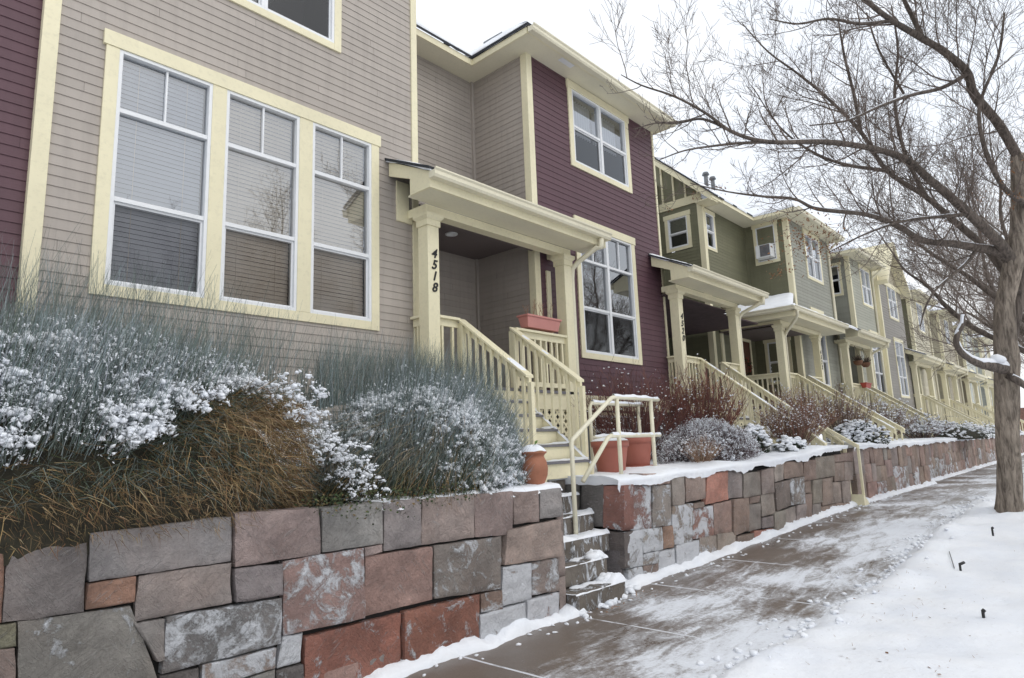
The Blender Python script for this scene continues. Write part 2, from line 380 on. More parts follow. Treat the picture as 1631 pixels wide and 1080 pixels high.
# ------------------------------------------------------------------ retaining walls
GREY = (.185, .178, .175); DGREY = (.115, .108, .105); PGR = (.255, .205, .19); PNK = (.285, .19, .172); RED = (.205, .098, .074); RED2 = (.225, .118, .098); BRN = (.175, .125, .105); TAN = (.25, .15, .115); GBR = (.17, .15, .135)
GREY = (.215, .203, .198)
def stone(mb, P4, nrm, col, snow=0, depth=.2, bulge=.028, res=9, seed=None, taper=0.0):
    P4 = [V(p) for p in P4]; c = sum(P4, V((0, 0, 0)))/4
    P4 = [p+(c-p).normalized()*.003 for p in P4]
    sd = rnd()*90 if seed is None else seed; n = V(nrm).normalized()
    bot0, bot1, top1, top0 = P4[3], P4[2], P4[1], P4[0]
    var = U(.90, 1.1); cc = tuple(min(1, x*1.74*var*U(.97, 1.03)) for x in col); mb.col = (*cc, snow)
    vs = []; N1 = res+1; tilt = U(-.009, .009); tilt2 = U(-.006, .006); lift = U(-.012, .014)
    for i in range(N1):
        for j in range(N1):
            a, b = i/res, j/res
            p = (bot0*(1-a)+bot1*a)*(1-b)+(top0*(1-a)+top1*a)*b
            e = min(a, 1-a, b, 1-b)
            # wandering joints
            w = .006
            if e == 0: p = p+V((0, 0, fbm(p.x*7, p.z*7, sd, 2)*w))+((bot1-bot0).normalized()*fbm(p.z*8, p.x*6, sd+3, 2)*w)
            ed = min(1, e*res*.75/1.0)
            off = bulge*(1-(1-min(1, e*9))**2)*.35 + (.006 if e > 0 else 0) + lift + tilt*(a-.5)*2+tilt2*(b-.5)*2
            off += (.017*fbm(p.x*4.5, p.z*4.5, sd, 4)+.009*fbm(p.x*15, p.z*15, sd+5, 3)+.010*abs(fbm(p.x*3+p.z*2, p.z*6, sd+9, 3)))*(1 if e > 0 else .4)
            vs.append(p+n*off)
    fs = [(i*N1+j, (i+1)*N1+j, (i+1)*N1+j+1, i*N1+j+1) for i in range(res) for j in range(res)]
    ring = [(i, 0) for i in range(res)]+[(res, j) for j in range(res)]+[(i, res) for i in range(res, 0, -1)]+[(0, j) for j in range(res, 0, -1)]
    m = len(ring); base0 = len(vs)
    for i, j in ring: vs.append(vs[i*N1+j])
    base = len(vs)
    for i, j in ring: vs.append(vs[i*N1+j]-n*depth)
    for k in range(m):
        fs.append((base0+(k+1) % m, base0+k, base+k, base+(k+1) % m))
    # orientation: make face normal follow n
    p0, p1, p2 = vs[0], vs[N1], vs[1]
    if (p1-p0).cross(p2-p0).dot(n) < 0: fs = [f[::-1] for f in fs]
    mb.add(vs, fs)
WALL1 = [  # TL TR BR BL in photograph pixels, colour, snow
 ((-70,876),(9,875),(3,992),(-75,996),TAN,0), ((11,874),(141,864),(134,975),(3,993),GREY,0.05), ((143,850),(370,822),(369,894),(140,927),GREY,0),
 ((372,817),(508,809),(510,882),(372,904),PGR,0), ((139,929),(218,918.5),(217,960),(135,972),TAN,.15), ((220,917),(369,896),(368,960),(213,992),(.225,.205,.195),.05),
 ((372,905),(449.6,897),(449,948),(375,960),GREY,0), ((450,893),(578,872),(581,984),(450,1013),PNK,.42), ((581,886),(688,870),(689,955),(582,982),PNK,0.04),
 ((579,871),(608,866),(608,879),(580,886),PGR,0), ((28,990),(210,964),(253,1085),(27,1112),GREY,.22), ((213,993),(262,984),(261,1052),(250,1054),GREY,.1),
 ((264.5,982.5),(448,951.6),(446.5,1025),(256,1074),(.16,.152,.152),.5), ((320,1060),(439,1031),(438,1064),(320,1100),PGR,.62), ((450,1014),(484.5,1007),(480,1055),(440,1066),(.3,.28,.27),.8),
 ((486,1014),(640,976),(640,1082),(484,1125),RED,.22), ((643,974.5),(763,946),(762,1024),(642,1075),RED,.30), ((691,869),(799.5,854),(798,938),(691,953.5),GBR,.33),
 ((511,810),(608,800),(609,866),(511,880),GREY,.04), ((611,800),(670,793.5),(671,869),(612,878),GREY,.04), ((672.5,795),(754,787),(756,856.5),(672,869),PGR,.15),
 ((755,787),(816,782.5),(817,852),(757,856),PGR,.12), ((818,784),(857,781),(859,831),(818.5,836),PGR,0), ((858.5,781),(892,777),(894,823),(860,827),GREY,.05),
 ((807,845),(894,826),(895,886),(801,901),PGR,.12), ((801,903),(846.6,896),(847.6,954),(800,967),PGR,.95), ((848,895),(891.6,887),(891,941.5),(848,949),PGR,.42),
 ((765,946),(799,939),(799,970),(765,977),BRN,.35), ((763,979),(837,959),(837,999),(763,1028),PGR,.9), ((838,957),(889,943),(889,986),(838,1001),PNK,.72),
 ((-20,997),(27,991),(27,1030),(-20,1037),(.20,.19,.14),.15), ((-60,1038),(25,1031),(24,1090),(-60,1098),PGR,0), ((-75,997),(-21,995),(-21,1037),(-75,1042),GREY,0),
 ((255,1076),(318,1062),(318,1104),(255,1116),DGREY,.05), ((440,1068),(482,1057),(482,1104),(440,1112),DGREY,.2), ((322,1101),(438,1066),(438,1112),(322,1145),GREY,.2),
]
root = thing('retaining_wall', (2, 4.15, 0), 'near retaining wall of large grey, pink and rust red stone blocks at the lower left', 'wall')
mb = MB()
for tl, tr, br, bl, c, sn in WALL1:
    P = [on(q[0], q[1], 1, 4.15) for q in (tl, tr, br, bl)]
    stone(mb, P, (0, -1, 0), c, min(1, sn*1.1+(.08 if sn > .06 else 0)), res=18, bulge=.010)
# courses lower than and left of the picture's edge
def fill(mb, x0, x1, z0, z1, y, nrm=(0, -1, 0)):
    x = x0
    while x < x1-.02:
        w = min(U(.28, .6), x1-x); 
        if x1-x-w < .12: w = x1-x
        stone(mb, [(x, y, z1), (x+w, y, z1), (x+w, y, z0), (x, y, z0)], nrm, random.choice([GREY, PGR, BRN, GREY, PNK]), .25*rnd(), res=6); x += w
zlow = on(25, 1095, 1, 4.15).z
fill(mb, -2.5, 2.0, 0, .30, 4.16); fill(mb, 2.0, 3.1, 0, .18, 4.16)
for z0, z1 in ((.30, .55), (.55, .9), (.9, 1.2)): fill(mb, -2.5, on(-76, 900, 1, 4.15).x, z0, z1, 4.15)
# end of the wall at the steps
for z0, z1 in ((0, .36), (.36, .78), (.78, 1.19)): stone(mb, [(5.24, 4.5, z1), (5.24, 4.17, z1), (5.24, 4.17, z0), (5.24, 4.5, z0)], (1, 0, 0), PGR, .1, res=5, depth=.1); stone(mb, [(5.24, 5.05, z1), (5.24, 4.51, z1), (5.24, 4.51, z0), (5.24, 5.05, z0)], (1, 0, 0), GREY, .1, res=5, depth=.1)
WM = mb.build('stone_face', STONE, root, smooth=True)
mb = MB(); mb.box(-2.6, 5.17, 4.20, 4.5, -.02, 1.13); mb.build('core', ROCK_D, root)

WALL2 = [
 (380,208,503,205,508,405,380,415,RED2,.42),(462,155,590,150,590,200,485,210,PNK,0),(510,208,590,203,597,390,512,400,GREY,.35),(592,155,652,158,656,296,598,300,GREY,.1),
 (655,160,746,155,750,268,660,285,(.24,.19,.17),.05),(750,158,850,142,853,272,745,296,(.36,.165,.125),0),(850,138,915,132,918,262,855,270,GREY,.05),(918,152,995,145,997,250,920,265,GREY,0),
 (998,140,1058,125,1060,240,1000,250,GREY,0),(1058,112,1098,106,1102,182,1062,195,(.3,.28,.27),.2),(1100,102,1190,96,1195,165,1105,180,BRN,0),(1192,98,1245,90,1248,180,1198,188,BRN,0),
 (1245,82,1330,72,1332,165,1250,180,(.2,.165,.15),0),(1331,70,1380,65,1380,100,1333,105,BRN,0),(1381,65,1416,57,1418,100,1382,102,BRN,0),(1333,106,1378,102,1380,186,1336,192,BRN,0),(1380,103,1418,101,1420,182,1382,187,GREY,0),
 (380,420,460,408,465,572,388,588,(.32,.31,.3),.72),(462,408,553,397,555,498,463,516,(.33,.31,.3),.6),(466,518,535,503,535,560,466,572,GREY,.5),(556,395,597,388,600,488,558,496,TAN,.1),
 (597,303,690,288,690,463,600,482,(.22,.165,.14),.5),(693,290,740,280,742,305,695,315,BRN,0),(693,318,785,298,790,433,695,453,(.27,.15,.12),.48),(787,292,870,275,873,418,793,433,(.24,.16,.13),.05),
 (873,272,945,262,948,413,876,437,(.16,.115,.095),0),(948,262,995,253,995,285,950,293,BRN,0),(948,295,998,288,1000,403,948,418,GREY,.1),(1000,250,1062,240,1068,335,1003,352,GREY,.08),(1003,355,1055,345,1057,395,1003,403,GREY,.05),
 (1067,197,1130,182,1132,298,1073,325,DGREY,.1),(1132,178,1195,168,1198,290,1135,298,DGREY,.4),(1197,190,1230,185,1230,242,1200,246,BRN,0),(1232,185,1275,178,1278,285,1235,292,(.19,.17,.155),0),
 (1277,178,1320,170,1323,290,1280,302,BRN,0),(1322,196,1365,192,1368,285,1325,290,(.26,.22,.2),0),(1365,190,1403,185,1405,280,1370,288,(.2,.17,.155),.05),(1200,248,1230,244,1230,388,1203,403,BRN,0),
 (1160,297,1200,290,1202,408,1163,423,GREY,0),(1058,330,1110,318,1113,455,1060,465,GREY,0),(1112,316,1160,300,1162,428,1115,445,GREY,.05),(1232,295,1272,288,1275,375,1233,385,GREY,0),
 (1275,305,1338,290,1340,345,1277,372,BRN,.05),(1340,288,1418,282,1419,330,1342,345,(.2,.13,.11),0),(390,590,462,574,470,610,398,665,GREY,.6),(465,575,532,556,533,610,470,660,BRN,.3),(537,505,614,492,617,627,540,650,(.27,.25,.24),.85),
 (617,480,720,455,718,590,620,630,(.3,.28,.27),.82),(722,445,803,433,805,543,720,590,(.26,.22,.2),.3),(805,428,888,418,888,528,807,546,(.27,.25,.23),.12),(890,440,965,423,968,500,892,523,BRN,.05),(968,415,1054,402,1055,468,970,500,(.33,.15,.12),.05),
]
def onwall(px, py):
    d = ray(px, py); X = 9.
    for i in range(30):
        t = (Yw(X)-CO.y)/d.y; X = CO.x+d.x*t
    return CO+d*t
def z4(x, y): return (860+x/2.8426, 700+y/2.8426)
XC = 6.46
root = thing('retaining_wall', (9, 4.1, 0), 'curved retaining wall of small upright stone blocks capped with snow beside the swept walk', 'wall')
mb = MB()
for s_ in WALL2:
    c, sn = s_[8], s_[9]; P = [onwall(*z4(s_[2*i], s_[2*i+1])) for i in range(4)]
    # open up blocks that touch the ground line
    n = V((P[1]-P[0]).cross(V((0, 0, 1)))); n = V((n.x, n.y, 0)).normalized()
    if n.y > 0: n = -n
    k_ = .22 if c[0] > c[2]*1.9 else .5; c = tuple(x*(1-k_)+y*k_ for x, y in zip(c, (.235, .195, .172))); stone(mb, P, n, c, min(1, sn*1.15+(.12 if sn else 0)), res=11, bulge=.014)
RET = [(285,210,380,208,380,415,285,400,RED2,.40),(190,190,290,195,285,395,178,398,DGREY,.12),(185,405,380,425,386,588,255,560,(.125,.11,.105),.2)]
for s_ in RET:
    P = [on(*z4(s_[2*i], s_[2*i+1]), 0, XC) for i in range(4)]; stone(mb, P, (-1, 0, 0), s_[8], s_[9], res=8, bulge=.02)
stone(mb, [(XC, 5.1, 1.17), (XC, 4.86, 1.17), (XC, 4.86, .6), (XC, 5.1, .6)], (-1, 0, 0), DGREY, .1, res=5)
stone(mb, [(XC, 4.9, .42), (XC, 4.33, .42), (XC, 4.33, 0), (XC, 4.9, .0)], (-1, 0, 0), DGREY, .3, res=6)
mb.build('stone_face', STONE, root, smooth=True)
mb = MB(); xs = lin(XC+.07, 13.42, 40)
A = []; 
for i in range(len(xs)-1):
    x0, x1 = xs[i], xs[i+1]; y0, y1 = Yw(x0)+.055, Yw(x1)+.055
    mb.hexa([(x0,y0,-.02),(x1,y1,-.02),(x1,y1+.5,-.02),(x0,y0+.5,-.02),(x0,y0,T(x0)-.06),(x1,y1,T(x1)-.06),(x1,y1+.5,T(x1)-.06),(x0,y0+.5,T(x0)-.06)])
mb.build('core', ROCK_D, root)
# far walls: random coursing
def rubble(root, xa, xb, res=5):
    mb = MB()
    def quad(x0, x1, a, b):
        P = []
        for x, t in ((x0, b), (x1, b), (x1, a), (x0, a)):
            zb, zt = g(x), T(x)-.01; P.append(V((x, Yw(x), zb+(zt-zb)*t)))
        n = (P[1]-P[0]).cross(V((0, 0, 1))); n = V((n.x, n.y, 0)).normalized(); n = -n if n.y > 0 else n
        lowsn = .6 if a < .3 and rnd() < .45 else (.12 if rnd() < .3 else 0)
        cc = random.choice([BRN, BRN, (.235, .19, .165), (.21, .17, .15), GREY, (.26, .19, .155), (.23, .15, .125), PNK])
        cc = tuple(x*.6+y*.4 for x, y in zip(cc, (.235, .195, .172))); stone(mb, P, n, cc, lowsn, res=res, bulge=.028)
    x = xa
    while x < xb-.05:
        w = min(U(.35, .75), xb-x)
        if xb-x-w < .2: w = xb-x
        cuts = sorted([0, 1]+[U(.28, .42), U(.6, .74)][:random.choice([1, 2, 2])])
        if len(cuts) == 3: cuts[1] = U(.42, .58)
        for a, b in zip(cuts, cuts[1:]):
            if rnd() < .55 and w > .4:
                k = U(.35, .65); quad(x, x+w*k, a, b); quad(x+w*k, x+w, a, b)
            else: quad(x, x+w, a, b)
        x += w
    mb.build('stone_face', STONE, root, smooth=True)
    mb = MB(); xs = lin(xa+.05, xb-.05, max(3, int((xb-xa)/.8)))
    for x0, x1 in zip(xs, xs[1:]):
        y0, y1 = Yw(x0)+.06, Yw(x1)+.06
        mb.hexa([(x0,y0,-.02),(x1,y1,-.02),(x1,y1+.5,-.02),(x0,y0+.5,-.02),(x0,y0,T(x0)-.07),(x1,y1,T(x1)-.07),(x1,y1+.5,T(x1)-.07),(x0,y0+.5,T(x0)-.07)])
    mb.build('core', ROCK_D, root)
rubble(thing('retaining_wall', (17, 3.85, .3), 'brownish stone retaining wall beyond the single railing post, before its outward corner', 'wall'), 13.98, 20.2)
rubble(thing('retaining_wall', (28, 3.85, .3), 'farther stone retaining wall running behind the tree trunk', 'wall'), 20.4, 36, 4)
rubble(thing('retaining_wall', (50, 3.85, .3), 'farthest stone retaining wall beside the end of the swept walk', 'wall'), 36.6, 70, 3)

# ------------------------------------------------------------------ terraces (ground above the walls)
mb = MB(); xs = lin(-3, 5.2, 60); ys = lin(4.22, 8.2, 30)
vs, fs = grid(xs, ys, lambda x, y: (x, y, 1.17+.03*fbm(x*2, y*2, 0, 3)+.10*sst((y-4.3)/1.5))); mb.add(vs, [f for f in fs]); tag(mb.build('terrace_soil', SOIL, smooth=True), kind='structure')
# snow on the near terrace, right hand part only, and a thin strip by the house
mb = MB(); xs = lin(3.05, 5.26, 110); ts = lin(0, 1, 26)
def p(x, t):
    y = 4.15+.05*fbm(x*3, 1, 1, 3)+t*1.1
    h = .028*math.sqrt(min(1, t*9+.02))*(1+.6*fbm(x*2.4, y*2.4, 2, 4))+.012*fbm(x*10, y*10, 2, 3)
    return (x, y, 1.215+max(-.03, h)+(-.05 if t == 0 else 0)+.10*sst((y-4.5)/1.2))
vs, fs = grid(xs, ts, p); mb.add(vs, fs)
xs = lin(-3, 5.2, 90); vs, fs = grid(xs, lin(5.7, 6.62, 12), lambda x, y: (x, y, 1.29+.03*fbm(x*2, y*3, 4, 3))); mb.add(vs, fs)
tag(mb.build('terrace_snow', SNOW, smooth=True), kind='structure')
def snow_cap(xa, xb, nx, over=.05):
    mb = MB(); xs = lin(xa, xb, nx); ts = [-1, -.66, -.33, 0]+[i/34 for i in range(1, 35)]
    def p(x, t):
        sc = .05*fbm(x*1.2, 3, 2, 3)+.022*fbm(x*6, 5, 2, 3); drop = max(.022, .045+.06*fbm(x*1.9, 9, 4, 4)+.02*fbm(x*9, 4, 4, 2)); th = .062+.03*fbm(x*1.1, 7, 1, 3)
        e = Yw(x)-over+sc*.5
        if t < 0: k = -t; return (x, e+.012*k-.01*fbm(x*8, t*3, 1, 2), T(x)+.03-(drop+.03)*k)
        d = t*2.9*(.25+.75*t); y = e+d
        z = T(x)+.03+(th-.02)*(1-math.exp(-d*16))+.03*fbm(x*1.6, y*1.6, 3, 3)*min(1, d*5)+.008*fbm(x*9, y*9, 3, 2)
        z += .05*sst((y-4.6)/2)
        return (x, y, z)
    vs, fs = grid(xs, ts, p); mb.add(vs, fs); e = vs[:len(ts)]; mb.add(e+[(x_+.04, y_+.0, min(z_, T(xa)+.03)-.05-.03*fbm(y_*4, 1, 1, 2)) for x_, y_, z_ in e], [(i, i+1, len(e)+i+1, len(e)+i) for i in range(len(e)-1)]); return mb
mb = snow_cap(XC-.05, 13.5, 260)
# cheek edge
tag(mb.build('terrace_snow', SNOW, smooth=True), kind='structure')
mb = snow_cap(13.92, 20.28, 140, .06); m_ = snow_cap(20.3, 36.2, 170, .08); mb.add(m_.v, m_.f); m_ = snow_cap(36.5, 72, 120, .08); mb.add(m_.v, m_.f)
tag(mb.build('terrace_snow', SNOW, smooth=True), kind='structure')
mb = MB(); vs, fs = grid(lin(5.2, 72, 200), lin(5.05, 14, 20), lambda x, y: (x, y, (1.25 if x < 6.6 else T(x)+.055)+.02*fbm(x, y, 2, 3)+(.04 if y > 5.2 else 0))); mb.add(vs, fs); tag(mb.build('terrace_snow', SNOW, smooth=True), kind='structure')

# ------------------------------------------------------------------ stone steps at the near gap
root = thing('stone_steps', (5.9, 4.6, 0), 'snow dusted stone steps climbing from the walk between two retaining walls', 'steps')
steps = [(4.05, .19), (4.27, .41), (4.44, .62), (4.64, .83), (4.84, 1.04), (5.03, 1.22)]
for i, (y, z) in enumerate(steps):
    mb = MB(); xr = 6.12 if i == 0 else (6.12 if i == 1 else 6.43)
    mb.box(5.27, xr, y, y+(.34 if i < 5 else .6), z-.205 if i else -.01, z); o = mb.build('step', STEPM, root, bevel=.02)
    sn = MB(); 
    def p(a, t, y=y, z=z, xr=xr, i=i):
        x = 5.25+(xr+.01-5.25)*a; yy = y-.006+t*.25; cov = fbm(x*4, yy*5, i, 3)
        h = -.004+.05*cov+(.055*math.exp(-((x-xr+.10)/.13)**2) if i < 2 else .02+.02*fbm(x*9, i, 3, 2))
        edge = min(1, t*6+.0)
        return (x, yy+.015*(1-edge)*fbm(x*9, i, 2, 2), z+max(-.006, h*edge)-(.012 if t == 0 else 0))
    vs, fs = grid(lin(0, 1, 40), [0, .03, .08, .16, .3, .5, .75, 1], p); sn.add(vs, fs)
    if i < 2:
        for k in range(6): blob(sn, (xr-U(.02, .22), y+U(.06, .2), z+.02), U(.04, .09), U(.04, .08), U(.03, .055), hi=True)
    sn.build('snow', SNOW, o, smooth=True)

# ------------------------------------------------------------------ building pieces
EXP = .0965
def siding(mb, F, s0, s1, z0, z1, e=EXP, holes=(), top=None):
    z = z0; i = 0
    while z < z1-1e-4:
        zt = min(z+e, z1); zc = (z+zt)/2
        segs = [(s0, s1)]
        if top: lo, hi = top(zc); segs = [(max(s0, lo), min(s1, hi))]
        for h0, h1, hz0, hz1 in holes:
            if hz0 < zc < hz1:
                ns = []
                for a, b in segs:
                    if h1 <= a or h0 >= b: ns.append((a, b)); continue
                    if h0 > a: ns.append((a, h0))
                    if h1 < b: ns.append((h1, b))
                segs = ns
        for a, b in segs:
            if b-a < .004: continue
            x = a-U(0, 3.6)
            while x < b:
                a2, b2 = max(a, x), min(b, x+3.6); x += 3.6
                if b2-a2 < .01: continue
                k = U(.93, 1.04); mb.col = (k, k, k, 1); P = F.P; g_ = .0012
                mb.face([P(a2+g_, z, .0105), P(b2-g_, z, .0105), P(b2-g_, zt+.004, .002), P(a2+g_, zt+.004, .002)] if F.flip else [P(b2-g_, z, .0105), P(a2+g_, z, .0105), P(a2+g_, zt+.004, .002), P(b2-g_, zt+.004, .002)])
                mb.face([P(a2, z, -.004), P(b2, z, -.004), P(b2, z, .0105), P(a2, z, .0105)])
        z = zt; i += 1
    mb.col = None
Fr.flip = property(lambda s: s.u.cross(V((0, 0, 1))).dot(s.n) > 0)
def wall(root, F, s0, s1, z0, z1, mat, holes=(), e=EXP, top=None, name='wall', label=None):
    mb = MB(); siding(mb, F, s0, s1, z0, z1, e, holes, top); 
    o = mb.build(name, SID[mat], root, label=label)
    # sheathing behind the laps
    m2 = MB(); zs = sorted(set([z0, z1]+[h for q in holes for h in (q[2], q[3]) if z0 < h < z1]))
    if top is None:
        for a, b in zip(zs, zs[1:]):
            zc = (a+b)/2; segs = [(s0, s1)]
            for h0, h1, hz0, hz1 in holes:
                if hz0 < zc < hz1:
                    ns = []
                    for p_, q_ in segs:
                        if h1 <= p_ or h0 >= q_: ns.append((p_, q_)); continue
                        if h0 > p_: ns.append((p_, h0))
                        if h1 < q_: ns.append((h1, q_))
                    segs = ns
            for p_, q_ in segs: m2.fbox(F, p_, q_, a, b, -.10, -.006)
        m2.build('sheathing', DARK, o)
    return o
def wframe(mb, F, a, b, c, d, w, d0, d1, m=0):
    mb.fbox(F, a, a+w, c, d, d0, d1, m); mb.fbox(F, b-w, b, c, d, d0, d1, m); mb.fbox(F, a+w, b-w, c, c+w, d0, d1, m); mb.fbox(F, a+w, b-w, d-w, d, d0, d1, m)
def window(root, F, cols, z0, z1, rails=(), topgrid=False, trim=.115, head=.15, blind=None, screens=True, name='window', label=None, mull=.0, slat=.048, tint=None, joined=False, foot=.105, room=True):
    """cols: list of (s0,s1) glazed units including their white frames"""
    a = cols[0][0]-trim; b = cols[-1][1]+trim
    mb = MB()
    mb.fbox(F, a, cols[0][0], z0-foot, z1, 0, .032); mb.fbox(F, cols[-1][1], b, z0-foot, z1, 0, .032)
    for (p, q), (r, s) in zip(cols, cols[1:]):
        if r-q > .02: mb.fbox(F, q, r, z0, z1, -.03, .032)
    mb.fbox(F, cols[0][0], cols[-1][1], z0-foot, z0, 0, .030)
    mb.fbox(F, a-.025, b+.025, z1, z1+head, 0, .042)
    w = mb.build(name, TRIM, root, label=label, bevel=.003)
    lowrail = rails[0] if rails else None
    fr = MB(); pn = MB(); sc = MB(); bl = MB(); rm = MB()
    for ci, (p, q) in enumerate(cols):
        wframe(fr, F, p, q, z0, z1, .034, -.06, .026)
        p2, q2 = p+.034, q-.034
        for r in rails: fr.fbox(F, p2, q2, r-.022, r+.022, -.05, .018)
        if lowrail:
            wframe(fr, F, p2, q2, z0+.034, lowrail-.022, .022, -.055, -.005)
        if topgrid:
            zt = rails[-1] if rails else z0; xc = (p+q)/2; fr.fbox(F, xc-.009, xc+.009, zt+.022, z1-.034, -.045, .002)
        lo = lowrail if (lowrail and screens) else z0
        pn.face([F.P(p2, lo, -.03), F.P(q2, lo, -.03), F.P(q2, z1-.03, -.03), F.P(p2, z1-.03, -.03)])
        if lowrail and screens: sc.face([F.P(p2, z0+.03, -.022), F.P(q2, z0+.03, -.022), F.P(q2, lo, -.022), F.P(p2, lo, -.022)])
        if blind:
            z = z0+.03
            while z < z1-.05:
                jit = U(-.002, .002)
                bl.face([F.P(p2+.01, z+jit, -.092), F.P(q2-.01, z+jit, -.092), F.P(q2-.01, z+slat*1.0, -.104), F.P(p2+.01, z+slat*1.0, -.104)], 1 if ci == 0 else 0); z += slat
            for xx in (p2+(q2-p2)*.22, p2+(q2-p2)*.78): bl.fbox(F, xx-.002, xx+.002, z0+.03, z1-.05, -.084, -.082)
    if mull:
        pass
    fr.build('frame', WHITE, w, bevel=.002); pn.build('pane', GLASS, w)
    if sc.v: sc.build('screen', SCREEN, w)
    if bl.v: bl.build('blind', blind if isinstance(blind, list) else [blind, blind], w)
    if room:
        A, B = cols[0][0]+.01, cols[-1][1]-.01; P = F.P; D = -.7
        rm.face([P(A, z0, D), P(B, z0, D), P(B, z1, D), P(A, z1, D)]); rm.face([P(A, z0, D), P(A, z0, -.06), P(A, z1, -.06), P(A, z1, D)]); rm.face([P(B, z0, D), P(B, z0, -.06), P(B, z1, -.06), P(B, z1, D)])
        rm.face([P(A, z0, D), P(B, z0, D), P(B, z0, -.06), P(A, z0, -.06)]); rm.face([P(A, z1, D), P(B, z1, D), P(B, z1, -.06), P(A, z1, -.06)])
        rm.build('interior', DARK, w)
    return w
def hole(cols, z0, z1): return (cols[0][0]-.02, cols[-1][1]+.02, z0-.02, z1+.02)
def board(root, F, s0, s1, z0, z1, d=.028, name='corner_board', both=None):
    mb = MB(); mb.fbox(F, s0, s1, z0, z1, -.005, d)
    return mb.build(name, TRIM, root, bevel=.003)
def corner(root, X, Y, z0, z1, w=.105, d=.028, name='corner_board', left=True):
    """outside corner between a street face (to +X) and a side face (facing -X); L shaped"""
    mb = MB()
    if left: mb.box(X-d, X+w, Y-d, Y+.0, z0, z1); mb.box(X-d, X+.0, Y, Y+w, z0, z1)
    else: mb.box(X-w, X+d, Y-d, Y, z0, z1); mb.box(X, X+d, Y, Y+w, z0, z1)
    return mb.build(name, TRIM, root, bevel=.003)
GUT = [(0, 0), (-.02, .0), (-.095, .0), (-.115, .03), (-.115, .075), (-.135, .095), (-.135, .115), (-.12, .115), (-.12, .10), (-.10, .085), (-.02, .085), (0, .115)]
def gutter_x(mb, x0, x1, y, z):     # fixed to the fascia at y, runs along X
    mb.prism(GUT, lambda q: V((x0, y+q[0], z+q[1])), lambda q: V((x1, y+q[0], z+q[1])))
def gutter_y(mb, y0, y1, x, z):
    mb.prism(GUT, lambda q: V((x+q[0], y0, z+q[1])), lambda q: V((x+q[0], y1, z+q[1])))
def roof_snow(mb, a, b, c, d, th=.07, nx=40, ny=10, seed=0, rag=.02):
    """bilinear snow slab; a,b front edge, d,c back edge (all V)"""
    def p(s, t):
        q = (a*(1-s)+b*s)*(1-t)+(d*(1-s)+c*s)*t
        e = min(s*nx/1.5, (1-s)*nx/1.5, t*ny*1.3, 1); k = max(0, min(1, e))
        return q+V((0, 0, th*(.35+.65*k)+.02*fbm(q.x*3, q.y*3, seed, 3)))+V((0, rag*fbm(q.x*5, seed, 1, 3) if t == 0 else 0, 0))
    vs, fs = grid(lin(0, 1, nx), lin(0, 1, ny), p)
    n = ny; bot = []
    mb.add(vs, fs)
    # skirt on front edge and ends
    top = [vs[i*n] for i in range(nx)]
    mb.add(top+[v-V((0, 0, th*.5+.03)) for v in top], [(i, nx+i, nx+i+1, i+1) for i in range(nx-1)])
    for i0 in (0, (nx-1)*n):
        e = [vs[i0+j] for j in range(n)]; mb.add(e+[v-V((0, 0, th*.5+.03)) for v in e], [(j, j+1, n+j+1, n+j) for j in range(n-1)])
def digits(root, txt, x, y, ztop, size=.125, pitch=.15, face='front'):
    for i, ch in enumerate(txt):
        cu_ = bpy.data.curves.new('txt', 'FONT'); cu_.body = ch; cu_.size = size*1.38; cu_.extrude = .004; cu_.offset = .0035; cu_.shear = .28; cu_.align_x = 'CENTER'
        ob = bpy.data.objects.new('tmp', cu_); COL.objects.link(ob); bpy.context.view_layer.update()
        me = bpy.data.meshes.new_from_object(ob.evaluated_get(bpy.context.evaluated_depsgraph_get())); bpy.data.objects.remove(ob)
        me.materials.clear(); me.materials.append(BLACK)
        M = Matrix.Rotation(math.radians(90), 4, 'X'); me.transform(M)
        off = OFF[root.name]; me.transform(Matrix.Translation(V((x, y-.006, ztop-size-i*pitch))-off))
        o = bpy.data.objects.new('house_number', me); COL.objects.link(o); o.parent = root; OFF[o.name] = off
def post(root, xc, yf, z0, z1, w=.19, name='porch_post'):
    mb = MB(); h = w/2; yc = yf+h; mb.box(xc-h, xc+h, yf, yf+w, z0, z1-.17)
    def ring(e, a, b): mb.box(xc-h-e, xc+h+e, yf-e, yf+w+e, a, b)
    e1, e2 = .018, .05
    ring(e1, z1-.17, z1-.085)
    lo = [(xc-h-e1, yf-e1), (xc+h+e1, yf-e1), (xc+h+e1, yf+w+e1), (xc-h-e1, yf+w+e1)]; hi = [(xc-h-e2, yf-e2), (xc+h+e2, yf-e2), (xc+h+e2, yf+w+e2), (xc-h-e2, yf+w+e2)]
    mb.hexa([(*p, z1-.085) for p in lo]+[(*p, z1-.05) for p in hi]); ring(e2, z1-.05, z1)
    return mb.build(name, TRIM, root, bevel=.004)
